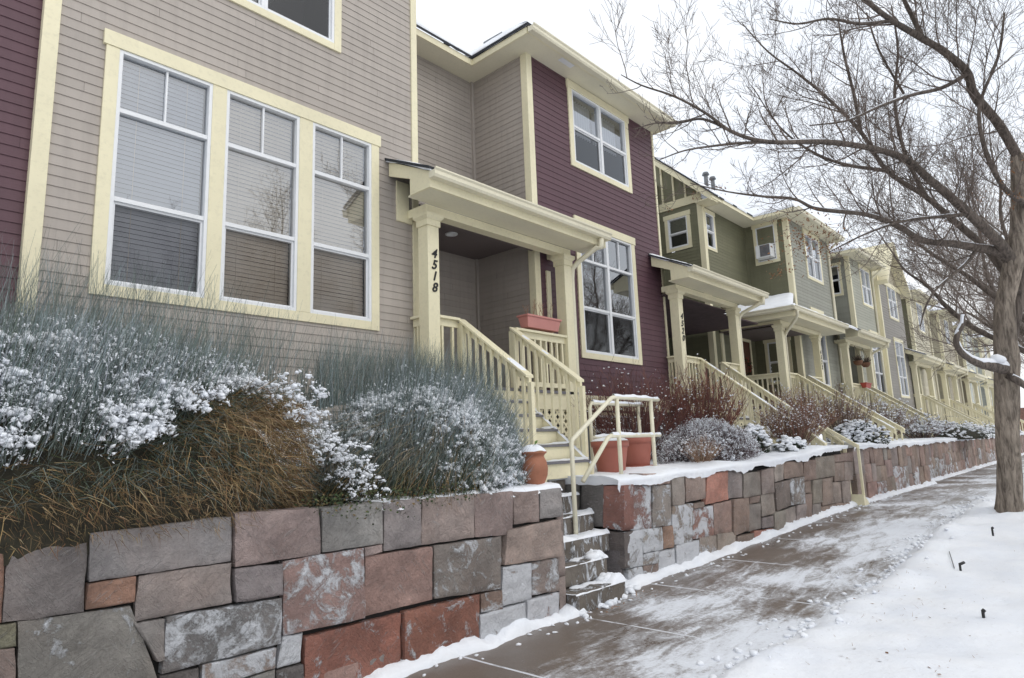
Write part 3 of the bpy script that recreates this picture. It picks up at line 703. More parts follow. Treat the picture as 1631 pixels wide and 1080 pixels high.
def rail(root, A, B, h, bal=.035, step=.125, sub=True, snowy=0, botgap=.09, name='railing', drop=None, balbot=None):
    """A,B: V at walking surface/rail foot line; rail top h above"""
    A, B = V(A), V(B); d = B-A; Lh = math.hypot(d.x, d.y); ux = V((d.x, d.y, 0))/Lh; nx = V((-ux.y, ux.x, 0))
    mb = MB()
    def beam(za, zb, w):
        p = [A+nx*w+V((0,0,za)), B+nx*w+V((0,0,za)), B-nx*w+V((0,0,za)), A-nx*w+V((0,0,za))]
        q = [A+nx*w+V((0,0,zb)), B+nx*w+V((0,0,zb)), B-nx*w+V((0,0,zb)), A-nx*w+V((0,0,zb))]
        mb.hexa(p+q)
    beam(h-.035, h, .07); beam(h-.13, h-.035, .022); 
    if balbot is None: beam(botgap, botgap+.07, .022)
    o = mb.build(name, TRIM, root, bevel=.003)
    n = max(1, int(Lh/step)); st = Lh/n; mm = MB()
    for i in range(n):
        t = (i+.5)/n; p = A+d*t; m1 = mm if not sub else MB()
        b0 = p.z+(botgap+.065 if balbot is None else balbot); tp = p.z+h-.05; w = bal/2; off_ = nx*(.0 if balbot is None else -.04)
        c = p+off_
        P = [c+ux*(-w)+nx*(-w), c+ux*w+nx*(-w), c+ux*w+nx*w, c+ux*(-w)+nx*w]
        m1.hexa([V((q.x, q.y, b0)) for q in P]+[V((q.x, q.y, tp)) for q in P])
        if sub: m1.build('baluster', TRIM, o)
    if not sub and mm.v: mm.build('balusters', TRIM, o)
    if snowy:
        sn = MB(); k = int(Lh*30)+2; prev = None; vs = []; 
        rw = lin(-1, 1, 5)
        pts = []
        for i in range(k):
            t = i/(k-1); p = A+d*t+V((0, 0, h))
            q = fbm(p.x*3+p.y*2, p.z*2, 5, 3); hh = max(.0, snowy*(.3+1.9*q))
            for r in rw: pts.append(p+nx*r*.066*(1 if hh > 0 else .9)+V((0, 0, -.002+hh*math.sqrt(max(0, 1-r*r*.96)))))
        fs = [(i*5+j, (i+1)*5+j, (i+1)*5+j+1, i*5+j+1) for i in range(k-1) for j in range(4)]; sn.add(pts, fs); sn.build('snow', SNOW, o, smooth=True)
    return o
def downspout(root, pts, w=.042):
    mb = MB(); mb.tube(pts, w, 8); return mb.build('downspout', TRIM2, root, smooth=True)
def porch(root, x0, x1, pl, pr, xs0, xs1, number=None, yg=5.76, zg=4.80, yw=6.6, rx0=None, rx1=None, yb=7.93, stair=(5.1, 2.46), sub=True, spout=1, pf=6.2, floorx=None, rakes=(1, 1), snowrail=.012, zback=5.38, smooth_n=60):
    """x0,x1 roof ends; pl,pr post centres; xs0,xs1 the stair rails; yg fascia plane"""
    zb0, zb1 = 4.66, 4.79; slope = (zback-4.98)/(yw-5.76)
    # roof: deck, fascia, rake boards, soffit
    mb = MB()
    mb.box(x0+.02, x1-.02, yg, yg+.03, zb1-.01, 4.93)                                   # fascia
    mb.box(x0+.03, x1-.03, yg+.03, pf+.01, zb1-.009, zb1+.011, 1)                             # soffit
    for X, s in ((x0, 1), (x1, -1)):
        prof = [(yg-.002, zb1-.012), (yg+.38, zb1-.012), (yg+.38, 5.0), (yw-.03, 5.17), (yw-.03, 5.37), (yg-.002, 4.98)]
        a, b = (X, X+.03) if s > 0 else (X-.03, X)
        mb.prism(prof, lambda q: V((a, q[0], q[1])), lambda q: V((b, q[0], q[1])))
    o = mb.build('porch_roof', [TRIM, TRIM2], root)
    mb = MB(); gutter_x(mb, x0-.015, x1+.015, yg-.002, 4.885); mb.build('gutter', TRIM2, o)
    mb = MB(); e = .05
    mb.prism([(yg-.05, 4.985), (yw-.005, 4.985+slope*(yw-yg)), (yw-.005, 5.02+slope*(yw-yg)), (yg-.05, 5.02)], lambda q: V((x0-e, q[0], q[1])), lambda q: V((x1+e, q[0], q[1])))
    mb.build('shingles', SHING, o)
    sn = MB(); roof_snow(sn, V((x0-e+.02, yg-.04, 5.01)), V((x1+e-.02, yg-.04, 5.01)), V((x1+e-.02, yw-.01, 5.01+slope*(yw-yg))), V((x0-e+.02, yw-.01, 5.01+slope*(yw-yg))), .035, smooth_n, 8)
    sn.build('snow', SNOW, o, smooth=True)
    # beams
    mb = MB(); mb.box(pl-.11, pr+.11, pf+.01, pf+.18, zb0, zb1-.013)
    mb.box(pl-.11, pl+.07, pf+.18, yw-.03, zb0, zb1-.013); mb.box(pr-.07, pr+.11, pf+.18, yw-.03, zb0, zb1-.013)
    mb.build('beam', TRIM, root, bevel=.004)
    p1 = post(root, pl, pf, 1.4, zb0); p2 = post(root, pr, pf, 1.4, zb0)
    if number: digits(p1, number, pl+.0, pf, 4.19)
    # floor
    fx0, fx1 = floorx or (pl-.11, pr+.11)
    mb = MB(); mb.box(fx0, fx1, pf+.0, yb, 2.40, 2.44); mb.build('porch_floor', GREYP, root)
    mb = MB(); mb.box(fx0+.02, fx1-.02, pf+.03, pf+.055, 2.16, 2.40); mb.build('skirt_board', TRIM, root)
    # lattice under the floor
    for (a, b) in ((fx0+.03, xs0-.05), (xs1+.03, fx1-.1)):
        mb = MB()
        if b-a < .2: continue
        n = int((b-a+.9)/.13)
        for k in range(n):
            for sg in (1, -1):
                xa = a-.8+k*.13; 
                z_0, z_1 = T(a)-.02, 2.16
                # clip a 45 degree strip to the opening
                if sg > 0: p0x, p1x = xa, xa+(z_1-z_0)
                else: p0x, p1x = xa+(z_1-z_0), xa
                P0, P1 = V((p0x, 0, z_0)), V((p1x, 0, z_1)); dd = P1-P0; t0, t1 = 0., 1.
                if dd.x > 0: t0 = max(t0, (a-P0.x)/dd.x); t1 = min(t1, (b-P0.x)/dd.x)
                else: t0 = max(t0, (b-P0.x)/dd.x); t1 = min(t1, (a-P0.x)/dd.x)
                if t1-t0 < .02: continue
                q0, q1 = P0+dd*t0, P0+dd*t1; nn = V((-dd.z, 0, dd.x)).normalized()*.018; yy = pf+.06+(.006 if sg > 0 else 0)
                mb.hexa([V((q0.x-nn.x, yy, q0.z-nn.z)), V((q0.x+nn.x, yy, q0.z+nn.z)), V((q0.x+nn.x, yy+.006, q0.z+nn.z)), V((q0.x-nn.x, yy+.006, q0.z-nn.z)),
                         V((q1.x-nn.x, yy, q1.z-nn.z)), V((q1.x+nn.x, yy, q1.z+nn.z)), V((q1.x+nn.x, yy+.006, q1.z+nn.z)), V((q1.x-nn.x, yy+.006, q1.z-nn.z))])
        if mb.v: mb.build('lattice', TRIM, root)
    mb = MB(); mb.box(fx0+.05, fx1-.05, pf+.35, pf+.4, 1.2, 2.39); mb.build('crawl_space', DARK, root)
    # stairs
    ye, ze = stair; yt = 6.25; rt = 3.33; m = (rt-ze)/(yt-ye); zbot = (T((xs0+xs1)/2)+.06) if ze > 2.1 else (T((xs0+xs1)/2)+.06 if ze > 1.8 else .5)
    rise_n = max(2, round((2.44-zbot)/.197)); rr = (2.44-zbot)/rise_n; run = .245; yend = pf-.01-(rise_n-1)*run
    st = MB(); sr = .04
    for xx in (xs0+.02, xs1-.06):
        prof = [(pf+.02, 2.38), (pf+.02, 2.1), (ye+.02, zbot-.16), (ye-.10, zbot-.16), (ye-.10, zbot+.02), (pf+.02-.0, 2.385)]
        prof = [(pf+.03, 2.43), (pf+.03, 2.06), (yend+.25, zbot-.1), (yend-.03, zbot-.1), (yend-.03, zbot+.13)]
        st.prism(prof, lambda q: V((xx, q[0], q[1])), lambda q: V((xx+sr, q[0], q[1])))
    for k in range(rise_n):
        z = 2.44-k*rr; y = pf+.02-(k-1)*run-run
        if k == 0: continue
    for k in range(rise_n):
        zt = 2.44-k*rr; y = pf-.01-(k)*run
        st.box(xs0+.065, xs1-.065, y+.02, y+.04, zt-rr, zt-.032)
    so = st.build('stairs', TRIM, root)
    for k in range(1, rise_n):
        zt = 2.44-k*rr; y = pf-.01-k*run
        tb = MB(); tb.box(xs0+.063, xs1-.063, y-.012, y+run+.018, zt-.03, zt)
        tr = tb.build('tread', GREYP, so, bevel=.004) if sub else tb.build('tread', GREYP, so)
        sn = MB(); vs, fs = grid(lin(xs0+.068, xs1-.068, 24), lin(0, 1, 6), lambda x, t, y=y, zt=zt: (x, y+.0+t*run*.92, zt+.004+max(0, .016*fbm(x*5, y*9+t, 2, 3)+.012*t+(.03*math.exp(-((x-xs1)/.16)**2))))); sn.add(vs, fs)
        sn.v += [(x, y, z) for x, y, z in []]
        sn.build('snow', SNOW, so, smooth=True) if sub else None
    # snow on the outer stringer
    if sub:
        sn = MB(); n = 60; pts = []
        for i in range(n):
            t = i/(n-1); y = (pf-.3)*(1-t)+(yend-.02)*t; z = 2.43+(zbot+.13-2.43)*((pf+.03)-y)/((pf+.03)-(yend-.03))
            hh = .02+.012*fbm(y*8, 2, 2, 3)
            for r in (-1, -.5, 0, .5, 1): pts.append(V((xs1-.04+r*.034, y, z+hh*math.sqrt(max(0, 1-.95*r*r)))))
        sn.add(pts, [(i*5+j, (i+1)*5+j, (i+1)*5+j+1, i*5+j+1) for i in range(n-1) for j in range(4)]); sn.build('snow', SNOW, so, smooth=True)
    for X in (xs0, xs1):
        A = V((X, yt, rt-.95)); B = V((X, ye-.02, ze-.95)); rail(root, A, B, .95, sub=sub, snowy=snowrail*.4 if X == xs0 else .003, balbot=-.02 if ze < 2 else .02, name='stair_railing')
    # newels
    for X in (xs0, xs1):
        mb = MB(); mb.box(X-.045, X+.045, pf+.0, pf+.09, 2.3, rt-.06); mb.build('newel', TRIM, root, bevel=.003)
        mb = MB(); mb.box(X-.03, X+.03, ye-.06, ye-.0, max(zbot-.15, g(X)) , ze-.09); mb.build('newel', TRIM, root, bevel=.003)
    yy = pf+.08
    if xs0-.05-(pl+.095) > .12: rail(root, (pl+.095, yy, 2.40), (xs0-.045, yy, 2.40), .93, sub=sub)
    if pr-.095-(xs1+.045) > .12: rail(root, (xs1+.045, yy, 2.40), (pr-.095, yy, 2.40), .93, sub=sub)
    # short side rails back to the wall
    rail(root, (pl-.03, pf+.19, 2.40), (pl-.03, yw-.03, 2.40), .93, sub=sub); rail(root, (pr+.03, pf+.19, 2.40), (pr+.03, yw-.03, 2.40), .93, sub=sub)
    if spout:
        X = x1-.22
        downspout(root, [(X, yg-.07, 4.87), (X, yg-.06, 4.72), (X-.03, yg-.0, 4.74), (pr+.19, pf-.06, 4.56), (pr+.14, pf+.01, 4.46), (pr+.135, pf+.03, 4.3), (pr+.135, pf+.03, 2.0), (pr+.135, pf+.03, 1.4)])
    return o
YF = 6.6; YB = 7.93; SB = 2.45; ZE = 8.28

def eave_front(root, x0, x1, y, z=ZE, over=.6, name='eave', gut=True, retL=0, retR=0):
    """soffit, fascia, gutter of a street facing wall at y; spans x0..x1"""
    mb = MB(); mb.box(x0, x1, y-over, y+.02, z, z+.02, 1); mb.box(x0, x1, y-over-.025, y-over, z-.012, z+.17)
    mb.box(x0, x1, y-.03, y-.028+.0, z-.0, z, 0) if False else None
    o = mb.build(name, [TRIM, TRIM2], root)
    if gut: g_ = MB(); gutter_x(g_, x0-.02, x1+.02, y-over-.027, z+.075); g_.build('gutter', TRIM2, o)
    return o
# ---- townhouse 0: dark purple bay cut by the left edge
h0 = thing('townhouse', (-1, 6.66, 1.3), 'dark purple sided townhouse wall cut by the left edge of the photo', 'townhouse')
wall(h0, front(6.66), -3, 1.19, 2.0, 9.5, 'purple')
# ---- townhouse 1: taupe bay, recess and porch 4518
h1 = thing('townhouse', (3.3, 6.6, 1.3), 'taupe sided townhouse with three tall windows and the 4518 porch', 'townhouse')
big = [(1.79, 2.68), (2.83, 3.69), (3.86, 4.70)]
upw = [(2.2, 3.22), (3.22, 4.14)]
wall(h1, front(YF), 1.2, 5.37, 1.9, 10.0, 'taupe', [hole(big, 3.2, 5.53), hole(upw, 6.68, 8.2)])
window(h1, front(YF), big, 3.2, 5.53, (4.03, 4.915), True, blind=[BLIND, BLINDG], label='triple window with white frames and lowered blinds')
window(h1, front(YF), upw, 6.69, 8.2, (7.45,), False, foot=.09, trim=.1)
corner(h1, 1.2, YF, 1.7, 10.0, .1); 
mb = MB(); mb.box(5.37, 5.47, YF-.028, YF, 1.9, 10.0); mb.box(5.44, 5.47, YF, YF+.1, 1.9, 10); mb.build('corner_board', TRIM, h1, bevel=.003)
# recess back and side walls
wall(h1, sideR(5.44), YF+.1, YB, 2.44, 10.0, 'taupe', name='recess_wall')
wall(h1, front(YB), 5.44, 7.9, 2.44, ZE, 'taupe', name='recess_wall')
wall(h1, side(7.9), YF+.1, YB, 2.44, ZE, 'taupe', name='recess_wall')
mb = MB(); mb.box(7.845, 7.9, YB-.05, YB, 2.44, ZE); mb.build('inside_corner_board', SID['taupe'], h1)
mb = MB(); mb.box(5.53, 5.56, 7.89, YB-.01, 2.44, 4.55); mb.box(5.56, 6.42, 7.88, YB-.012, 2.44, 4.50); mb.build('front_door', DOORW, h1)
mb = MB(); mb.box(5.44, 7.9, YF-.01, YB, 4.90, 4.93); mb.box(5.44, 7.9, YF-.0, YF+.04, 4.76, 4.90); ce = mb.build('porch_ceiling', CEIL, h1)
mb = MB(); c_ = on(719, 374, 2, 4.885); mb.lathe((c_.x, c_.y, 4.885), [(.05, .012), (.06, .0), (.095, .0), (.10, .014)], 24); mb.build('recessed_light', WHITE, ce, smooth=True)
# roof over the recess
SL = .95
rs = MB(); mb = MB()
yE = YB-.42; xE = 7.5
mb.box(5.47, xE, yE, YB+.02, ZE, ZE+.02, 1); mb.box(5.47, xE+.0, yE-.025, yE, ZE-.012, ZE+.10)
mb.box(xE, 7.92, YF-.4, YB, ZE, ZE+.019, 1); mb.box(xE-.025, xE, YF-.4, yE, ZE-.012, ZE+.10)
ro = mb.build('eave', [TRIM, TRIM2], h1)
mb = MB(); th = .05
mb.hexa([V((5.47, yE-.05, ZE+.10)), V((xE-.05, yE-.05, ZE+.10)), V((9.4, yE+2.0, ZE+.10+SL*2.05)), V((5.47, yE+2.0, ZE+.10+SL*2.05)), V((5.47, yE-.05, ZE+.15)), V((xE-.05, yE-.05, ZE+.15)), V((9.4, yE+2.0, ZE+.15+SL*2.05)), V((5.47, yE+2.0, ZE+.15+SL*2.05))])
mb.build('shingles', SHING, ro)
sn = MB(); roof_snow(sn, V((5.47, yE-.04, ZE+.15)), V((xE-.03, yE-.04, ZE+.15)), V((9.4, yE+2.0, ZE+.15+SL*2.05)), V((5.47, yE+2, ZE+.15+SL*2.05)), .09, 40, 10, 3)
sn.build('snow', SNOW, ro, smooth=True)
pp = on(713, 70, 1, yE+.5); mb = MB(); mb.tube([V((pp.x, pp.y, ZE+.2+SL*.45)), pp], .055, 12); mb.tube([pp, pp+V((0, 0, .05))], [.08, .03], 12); mb.build('roof_vent', SHING, ro, smooth=True)
porch(h1, 4.97, 8.72, 5.395, 8.25, 5.90, 6.92, '4518', floorx=(5.3, 8.36), rx0=5.44, rx1=7.9)
# frieze box over the porch beam on the wall
mb = MB(); mb.fbox(front(YF), 5.10, 5.30, 4.60, 5.15, 0, .03); mb.fbox(front(YF), 5.30, 5.36, 4.60, 4.66, 0, .028); mb.build('wall_trim', TRIM, h1); mb = MB(); mb.box(8.16, 8.26, YF-.035, YF-.0, 2.45, 4.47); mb.build('wall_trim', TRIM, h1)

# ---- townhouse 2: purple bay and porch 4520
h2 = thing('townhouse', (10, 6.6, 1.3), 'dark purple sided townhouse with two stacked white windows and the 4520 porch', 'townhouse')
F = front(YF); up = [(9.14, 10.04), (10.04, 10.93)]; lo = [(9.14, 10.0), (10.0, 10.86)]
bs = [(9.42, 10.5)]
wall(h2, F, 8.01, 12.0, SB, ZE, 'purple', [hole(up, 6.68, 8.14), hole(lo, 3.19, 5.5)], e=.107)
window(h2, F, up, 6.69, 8.12, (7.40,), False, blind=None, foot=.1, label='upper window in the purple wall')
window(h2, F, lo, 3.19, 5.49, (4.0, 4.87), True, blind=None, foot=.1, label='tall lower window in the purple wall')
# pale curtains behind the panes
mb = MB()
for a, b in up:
    n = 60; pts = [(a+.04+(b-a-.08)*i/n, YF+.2+.02*math.sin(i*1.1)) for i in range(n+1)]
    if a < 9.5: pts = pts[:]
    for (x_, y_), (x2, y2) in zip(pts, pts[1:]): mb.face([(x_, y_, 7.42), (x2, y2, 7.42), (x2, y2, 8.1), (x_, y_, 8.1)])
mb.build('curtain', BLINDG, h2, smooth=True)
corner(h2, 7.9, YF, SB, ZE, .11); corner(h2, 12.03, YF, 1.4, ZE, .03, left=False)
wall(h2, sideR(12.03), YF+.1, 12, 2.0, ZE, 'purple', name='side_wall')
mb = MB(); mb.box(8.35, 12.03, YF-.02, YF, 2.2, SB); mb.build('band_board', TRIM, h2)
mb = MB(); mb.box(7.0, 9.30, YF+.05, YF+.1, 1.2, 2.2); mb.box(10.6, 12.03, YF+.05, YF+.1, 1.2, 2.2); mb.box(9.3, 10.6, YF+.05, YF+.1, 1.2, 1.55); mb.build('foundation', FOUND, h2)
window(h2, front(YF+.05), [(9.36, 10.54)], 1.6, 2.12, (1.86,), trim=.05, head=.05, foot=.04, name='basement_window')
mb = MB(); X0, X1 = 7.5, 12.14
mb.box(X0, X1, YF-.4, YF+.02, ZE+.001, ZE+.021, 1); mb.box(X0, X1, YF-.425, YF-.4, ZE-.012, ZE+.10); mb.box(12.03, X1-.02, YF+.02, 12, ZE+.002, ZE+.02, 1); mb.box(X1-.0, X1+.025, YF-.4, 12, ZE-.012, ZE+.10)
ro = mb.build('eave', [TRIM, TRIM2], h2)
g_ = MB(); gutter_x(g_, X0-.03, X1+.03, YF-.427, ZE-.012); g_.build('gutter', TRIM2, ro)
mb = MB()   # soffit vents
mb.box(8.45, 8.8, YF-.37, YF-.27, ZE-.006, ZE-.001); mb.build('soffit_vent', WHITE, ro)
mb = MB(); xm = (X0+X1)/2; hw = (X1-X0)/2; zt = ZE+.10+SL*hw
e0 = [V((X0-.05, YF-.44, ZE+.10)), V((X1+.05, YF-.44, ZE+.10))]; rd = [V((xm, YF-.4+hw, zt)), V((xm, YF+6, zt))]
lf = V((X0-.05, YF+6, ZE+.10)); rt_ = V((X1+.05, YF+6, ZE+.10)); up_ = V((0, 0, .05))
for quad in ([e0[0], e0[1], rd[0]], [e0[0], rd[0], rd[1], lf], [e0[1], rt_, rd[1], rd[0]]):
    b = [q for q in quad]; t = [q+up_ for q in quad]; n = len(quad); mb.add(b+t, [tuple(range(n-1, -1, -1)), tuple(range(n, 2*n))]+[(i, (i+1) % n, n+(i+1) % n, n+i) for i in range(n)])
mb.build('shingles', SHING, ro)
sn = MB(); up2 = V((0, 0, .05))
roof_snow(sn, lf+up2, e0[0]+up2+V((0.02, .02, 0)), rd[0]+up2, rd[1]+up2, .09, 40, 10, 4); roof_snow(sn, e0[1]+up2, rt_+up2, rd[1]+up2, rd[0]+up2, .09, 30, 8, 5)
sn.add([e0[0]+V((0, 0.02, .08)), e0[1]+V((0, .02, .11)), rd[0]+V((0, 0, .12))], [(0, 1, 2)])
sn.build('snow', SNOW, ro, smooth=True)
q0, q1 = on(770, 68, 0, X0+.5), on(793, 55, 0, X0+.5); u1 = V((.12, 0, .11)); up3 = V((0, 0, .05)); up4 = V((0, 0, .012))
mb = MB(); mb.hexa([q0-up3, q1-up3, q1+u1-up3, q0+u1-up3, q0+up4, q1+up4, q1+u1+up4, q0+u1+up4]); mb.build('ridge_vent', FOUND, ro)
# porch 4520
porch(h2, 11.55, 15.3, 11.98, 14.72, 12.8, 13.83, '4520', stair=(3.98, 1.50), yw=6.58, spout=1, yb=9.2, floorx=(11.9, 14.85), rakes=(1, 1), snowrail=.02)
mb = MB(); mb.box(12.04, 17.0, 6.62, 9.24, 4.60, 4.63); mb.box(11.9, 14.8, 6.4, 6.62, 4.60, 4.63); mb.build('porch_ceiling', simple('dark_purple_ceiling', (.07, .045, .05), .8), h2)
wall(h2, front(9.25), 12.03, 17.05, 2.0, ZE+1.0, 'olive', name='recess_wall')

# ---- townhouse 3: olive gable end, recess and hip porch
h3 = thing('townhouse', (18.5, 7.9, 1.3), 'olive green townhouse with gabled side wall and hip roofed corner porch', 'townhouse')
XA = 17.05; XB = 19.97
F = side(XA); w1 = [(8.32, 9.0)]
wall(h3, F, YB, 11.5, 2.0, 8.42, 'olive', [hole(w1, 7.13, 8.25)])
window(h3, F, [(8.40, 9.02)], 7.22, 8.12, (7.66,), trim=.1, head=.14, foot=.09, label='small upper window of the gabled side wall')
mb = MB(); mb.fbox(F, YB-.02, 11.4, 8.42, 8.66, 0, .035); mb.build('band_board', TRIM, h3)
# board and batten gable above
mb = MB(); yR = 10.6; zR = lambda y: 8.50+SL*(min(y, 2*yR-y)-YB+.45)
mb.face([F.P(YB, 8.66, .004), F.P(11.6, 8.66, .004), F.P(11.6, zR(11.6), .004), F.P(yR, zR(yR), .004), F.P(YB, zR(YB), .004)][::-1]); mb.build('gable_panel', SID['olive'], h3)
mb = MB()
for i in range(9):
    y = YB+.05+i*.37
    if zR(y)-.1 > 8.7: mb.fbox(F, y, y+.055, 8.66, zR(y)-.05, .005, .035)
mb.build('battens', TRIM, h3)
# rake board + roof
mb = MB(); ye = YB-.5; P = lambda y, dz, x: V((x, y, 8.36+SL*(y-ye)+dz))
for (dz0, dz1, xa_, xb_) in ((-.16, .06, XA-.42, XA-.39), (-.13, -.03, XA-.39, XA+.02)):
    mb.hexa([P(ye, dz0, xa_), P(ye, dz0, xb_), P(yR, dz0, xb_), P(yR, dz0, xa_), P(ye, dz1, xa_), P(ye, dz1, xb_), P(yR, dz1, xb_), P(yR, dz1, xa_)])
mb.box(XA-.40, XB-.5, ye-.025, ye, ZE-.01, 8.40); mb.box(XA-.39, XB, ye, YB+.02, ZE, ZE+.02)
mb.box(XB-.525, XB-.5, YF-.4, ye, ZE-.01, 8.40); mb.box(XB-.5, XB+.02, YF-.4, YB, ZE, ZE+.019)
ro = mb.build('eave', TRIM, h3)
mb = MB(); mb.hexa([P(ye-.06, .05, XA-.46), P(ye-.06, .05, XB+3), P(yR, .05, XB+3), P(yR, .05, XA-.46), P(ye-.06, .10, XA-.46), P(ye-.06, .10, XB+3), P(yR, .10, XB+3), P(yR, .10, XA-.46)]); mb.build('shingles', SHING, ro)
sn = MB(); roof_snow(sn, P(ye-.03, .1, XA-.44), P(ye-.03, .1, XB+3), P(yR, .1, XB+3), P(yR, .1, XA-.44), .07, 50, 10, 9); sn.build('snow', SNOW, ro, smooth=True)
mb = MB()
for (x_, y_) in ((17.9, 8.1), (18.7, 8.25)):
    z_ = 8.52+SL*(y_-ye); mb.tube([(x_, y_, z_), (x_, y_, z_+.36)], .06, 10); mb.tube([(x_, y_, z_+.36), (x_, y_, z_+.44)], [.11, .08], 10)
mb.build('roof_vent', FOUND, ro, smooth=True)
wB = [(17.22, 17.72)]
wall(h3, front(YB), XA, XB, 2.0, ZE, 'olive', [hole(wB, 7.1, 8.1)])
window(h3, front(YB), wB, 7.1, 8.12, (7.6,), trim=.08, head=.12, foot=.08)
corner(h3, XA, YB, 2.0, 8.5, .13)
wC = [(6.98, 7.56)]; wD = [(6.85, 7.6)]
wall(h3, side(XB), YF+.1, YB, 2.0, ZE, 'olive', [hole(wC, 7.05, 8.2), hole([(6.95, 7.55)], 3.3, 4.5)])
window(h3, side(XB), wC, 7.05, 8.16, (7.55,), trim=.09, head=.12, foot=.09, screens=False)
window(h3, side(XB), [(6.95, 7.55)], 3.3, 4.5, (3.9,), trim=.09, head=.12, foot=.08, blind=BLINDG)
mb = MB(); mb.box(XB-.04, XB, YB-.05, YB, 5.3, ZE); mb.build('inside_corner_board', SID['olive'], h3)
# door with wreath
mb = MB(); mb.box(18.55, 19.45, YB-.035, YB-.01, 2.44, 4.5); mb.build('front_door', DOORW, h3)
mb = MB(); F = front(YB-.02); wframe(mb, F, 18.45, 19.55, 2.3, 4.62, .1, 0, .03); mb.build('door_frame', TRIM, h3)
# hip porch
px0, px1 = 17.20, 21.7; hy = 5.78
mb = MB(); zc = 4.73
mb.box(px0+.02, px1, hy, hy+.03, zc, 4.95); mb.box(px0, px0+.03, hy, YB-.03, zc, 4.95); mb.box(px0+.03, px1, hy+.03, YF-.03, zc, zc+.02, 1); mb.box(px0+.03, XB-.03, YF-.03, YB-.03, zc, zc+.02, 1)
ro = mb.build('porch_roof', [TRIM, TRIM2], h3)
g_ = MB(); gutter_x(g_, px0-.1, px1, hy-.002, 4.865); gutter_y(g_, hy-.1, YB-.05, px0-.002, 4.865); g_.build('gutter', TRIM2, ro)
sn = MB(); a = V((px0-.03, hy-.04, 4.99)); b = V((px1+1.4, hy-.04, 4.99)); c = V((px1+1.4, YF-.02, 5.38)); d = V((XB-.02, YF-.02, 5.38+.0)); roof_snow(sn, a, b, c, V((px0+1.6, YF-.0, 5.44)), .07, 60, 8, 6)
e_ = V((px0-.03, YB-.02, 4.99)); f_ = V((XB-.03, YB-.02, 5.90)); roof_snow(sn, e_, a, V((XB-.02, YF+.02, 5.86)), f_, .07, 30, 14, 8)
sn.build('snow', SNOW, ro, smooth=True)
mb = MB(); mb.add([a, b, c, V((px0+1.6, YF, 5.42)), e_, f_, V((XB-.02, YF+.02, 5.84))], [(0, 1, 2, 3), (4, 0, 6, 5)]); mb.build('shingles', SHING, ro)
mb = MB(); zb0, zb1 = 4.60, 4.717
mb.box(17.5, 20.75, 6.21, 6.38, zb0, zb1); mb.box(17.5, 17.67, 6.38, YB-.03, zb0, zb1); mb.build('beam', TRIM, h3)
post(h3, 17.59, 6.2, 1.5, zb0); p2 = post(h3, 20.5, 6.2, 1.5, zb0); digits(p2, '4522', 20.48, 6.2, 4.16)
mb = MB(); mb.box(17.5, 17.63, YB-.06, YB-.01, 2.3, zb0); mb.build('wall_trim', TRIM, h3)
mb = MB(); mb.box(17.4, 20.7, 6.2, YB, 2.40, 2.44); mb.build('porch_floor', GREYP, h3)
mb = MB(); mb.box(17.42, 20.68, 6.23, 6.26, 2.1, 2.4); mb.box(17.42, 17.45, 6.26, YB, 2.1, 2.4); mb.build('skirt_board', TRIM, h3)
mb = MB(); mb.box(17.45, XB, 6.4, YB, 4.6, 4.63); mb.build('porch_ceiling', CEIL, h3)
rail(h3, (17.56, YB-.05, 2.4), (17.56, 6.4, 2.4), .93); rail(h3, (17.69, 6.28, 2.4), (18.35, 6.28, 2.4), .93); rail(h3, (19.45, 6.28, 2.4), (20.4, 6.28, 2.4), .93)
for X in (18.4, 19.4): rail(h3, (X, 6.25, 2.4), (X, 4.05, .80), .95, snowy=.015, balbot=0, name='stair_railing')
mb = MB()
for X in (18.4, 19.4): mb.box(X-.045, X+.045, 6.2, 6.29, 2.3, 3.29)
for k in range(9):
    z = 2.44-k*.19; y = 6.2-k*.255; mb.box(18.45, 19.35, y, y+.27, z-.19, z-.002)
mb.build('stairs', TRIM, h3)
downspout(h3, [(px0+.1, hy-.09, 4.87), (px0+.12, hy-.08, 4.75), (px0+.2, hy+.0, 4.66), (17.72, 6.15, 4.42), (17.745, 6.22, 4.3), (17.745, 6.23, 1.5)])

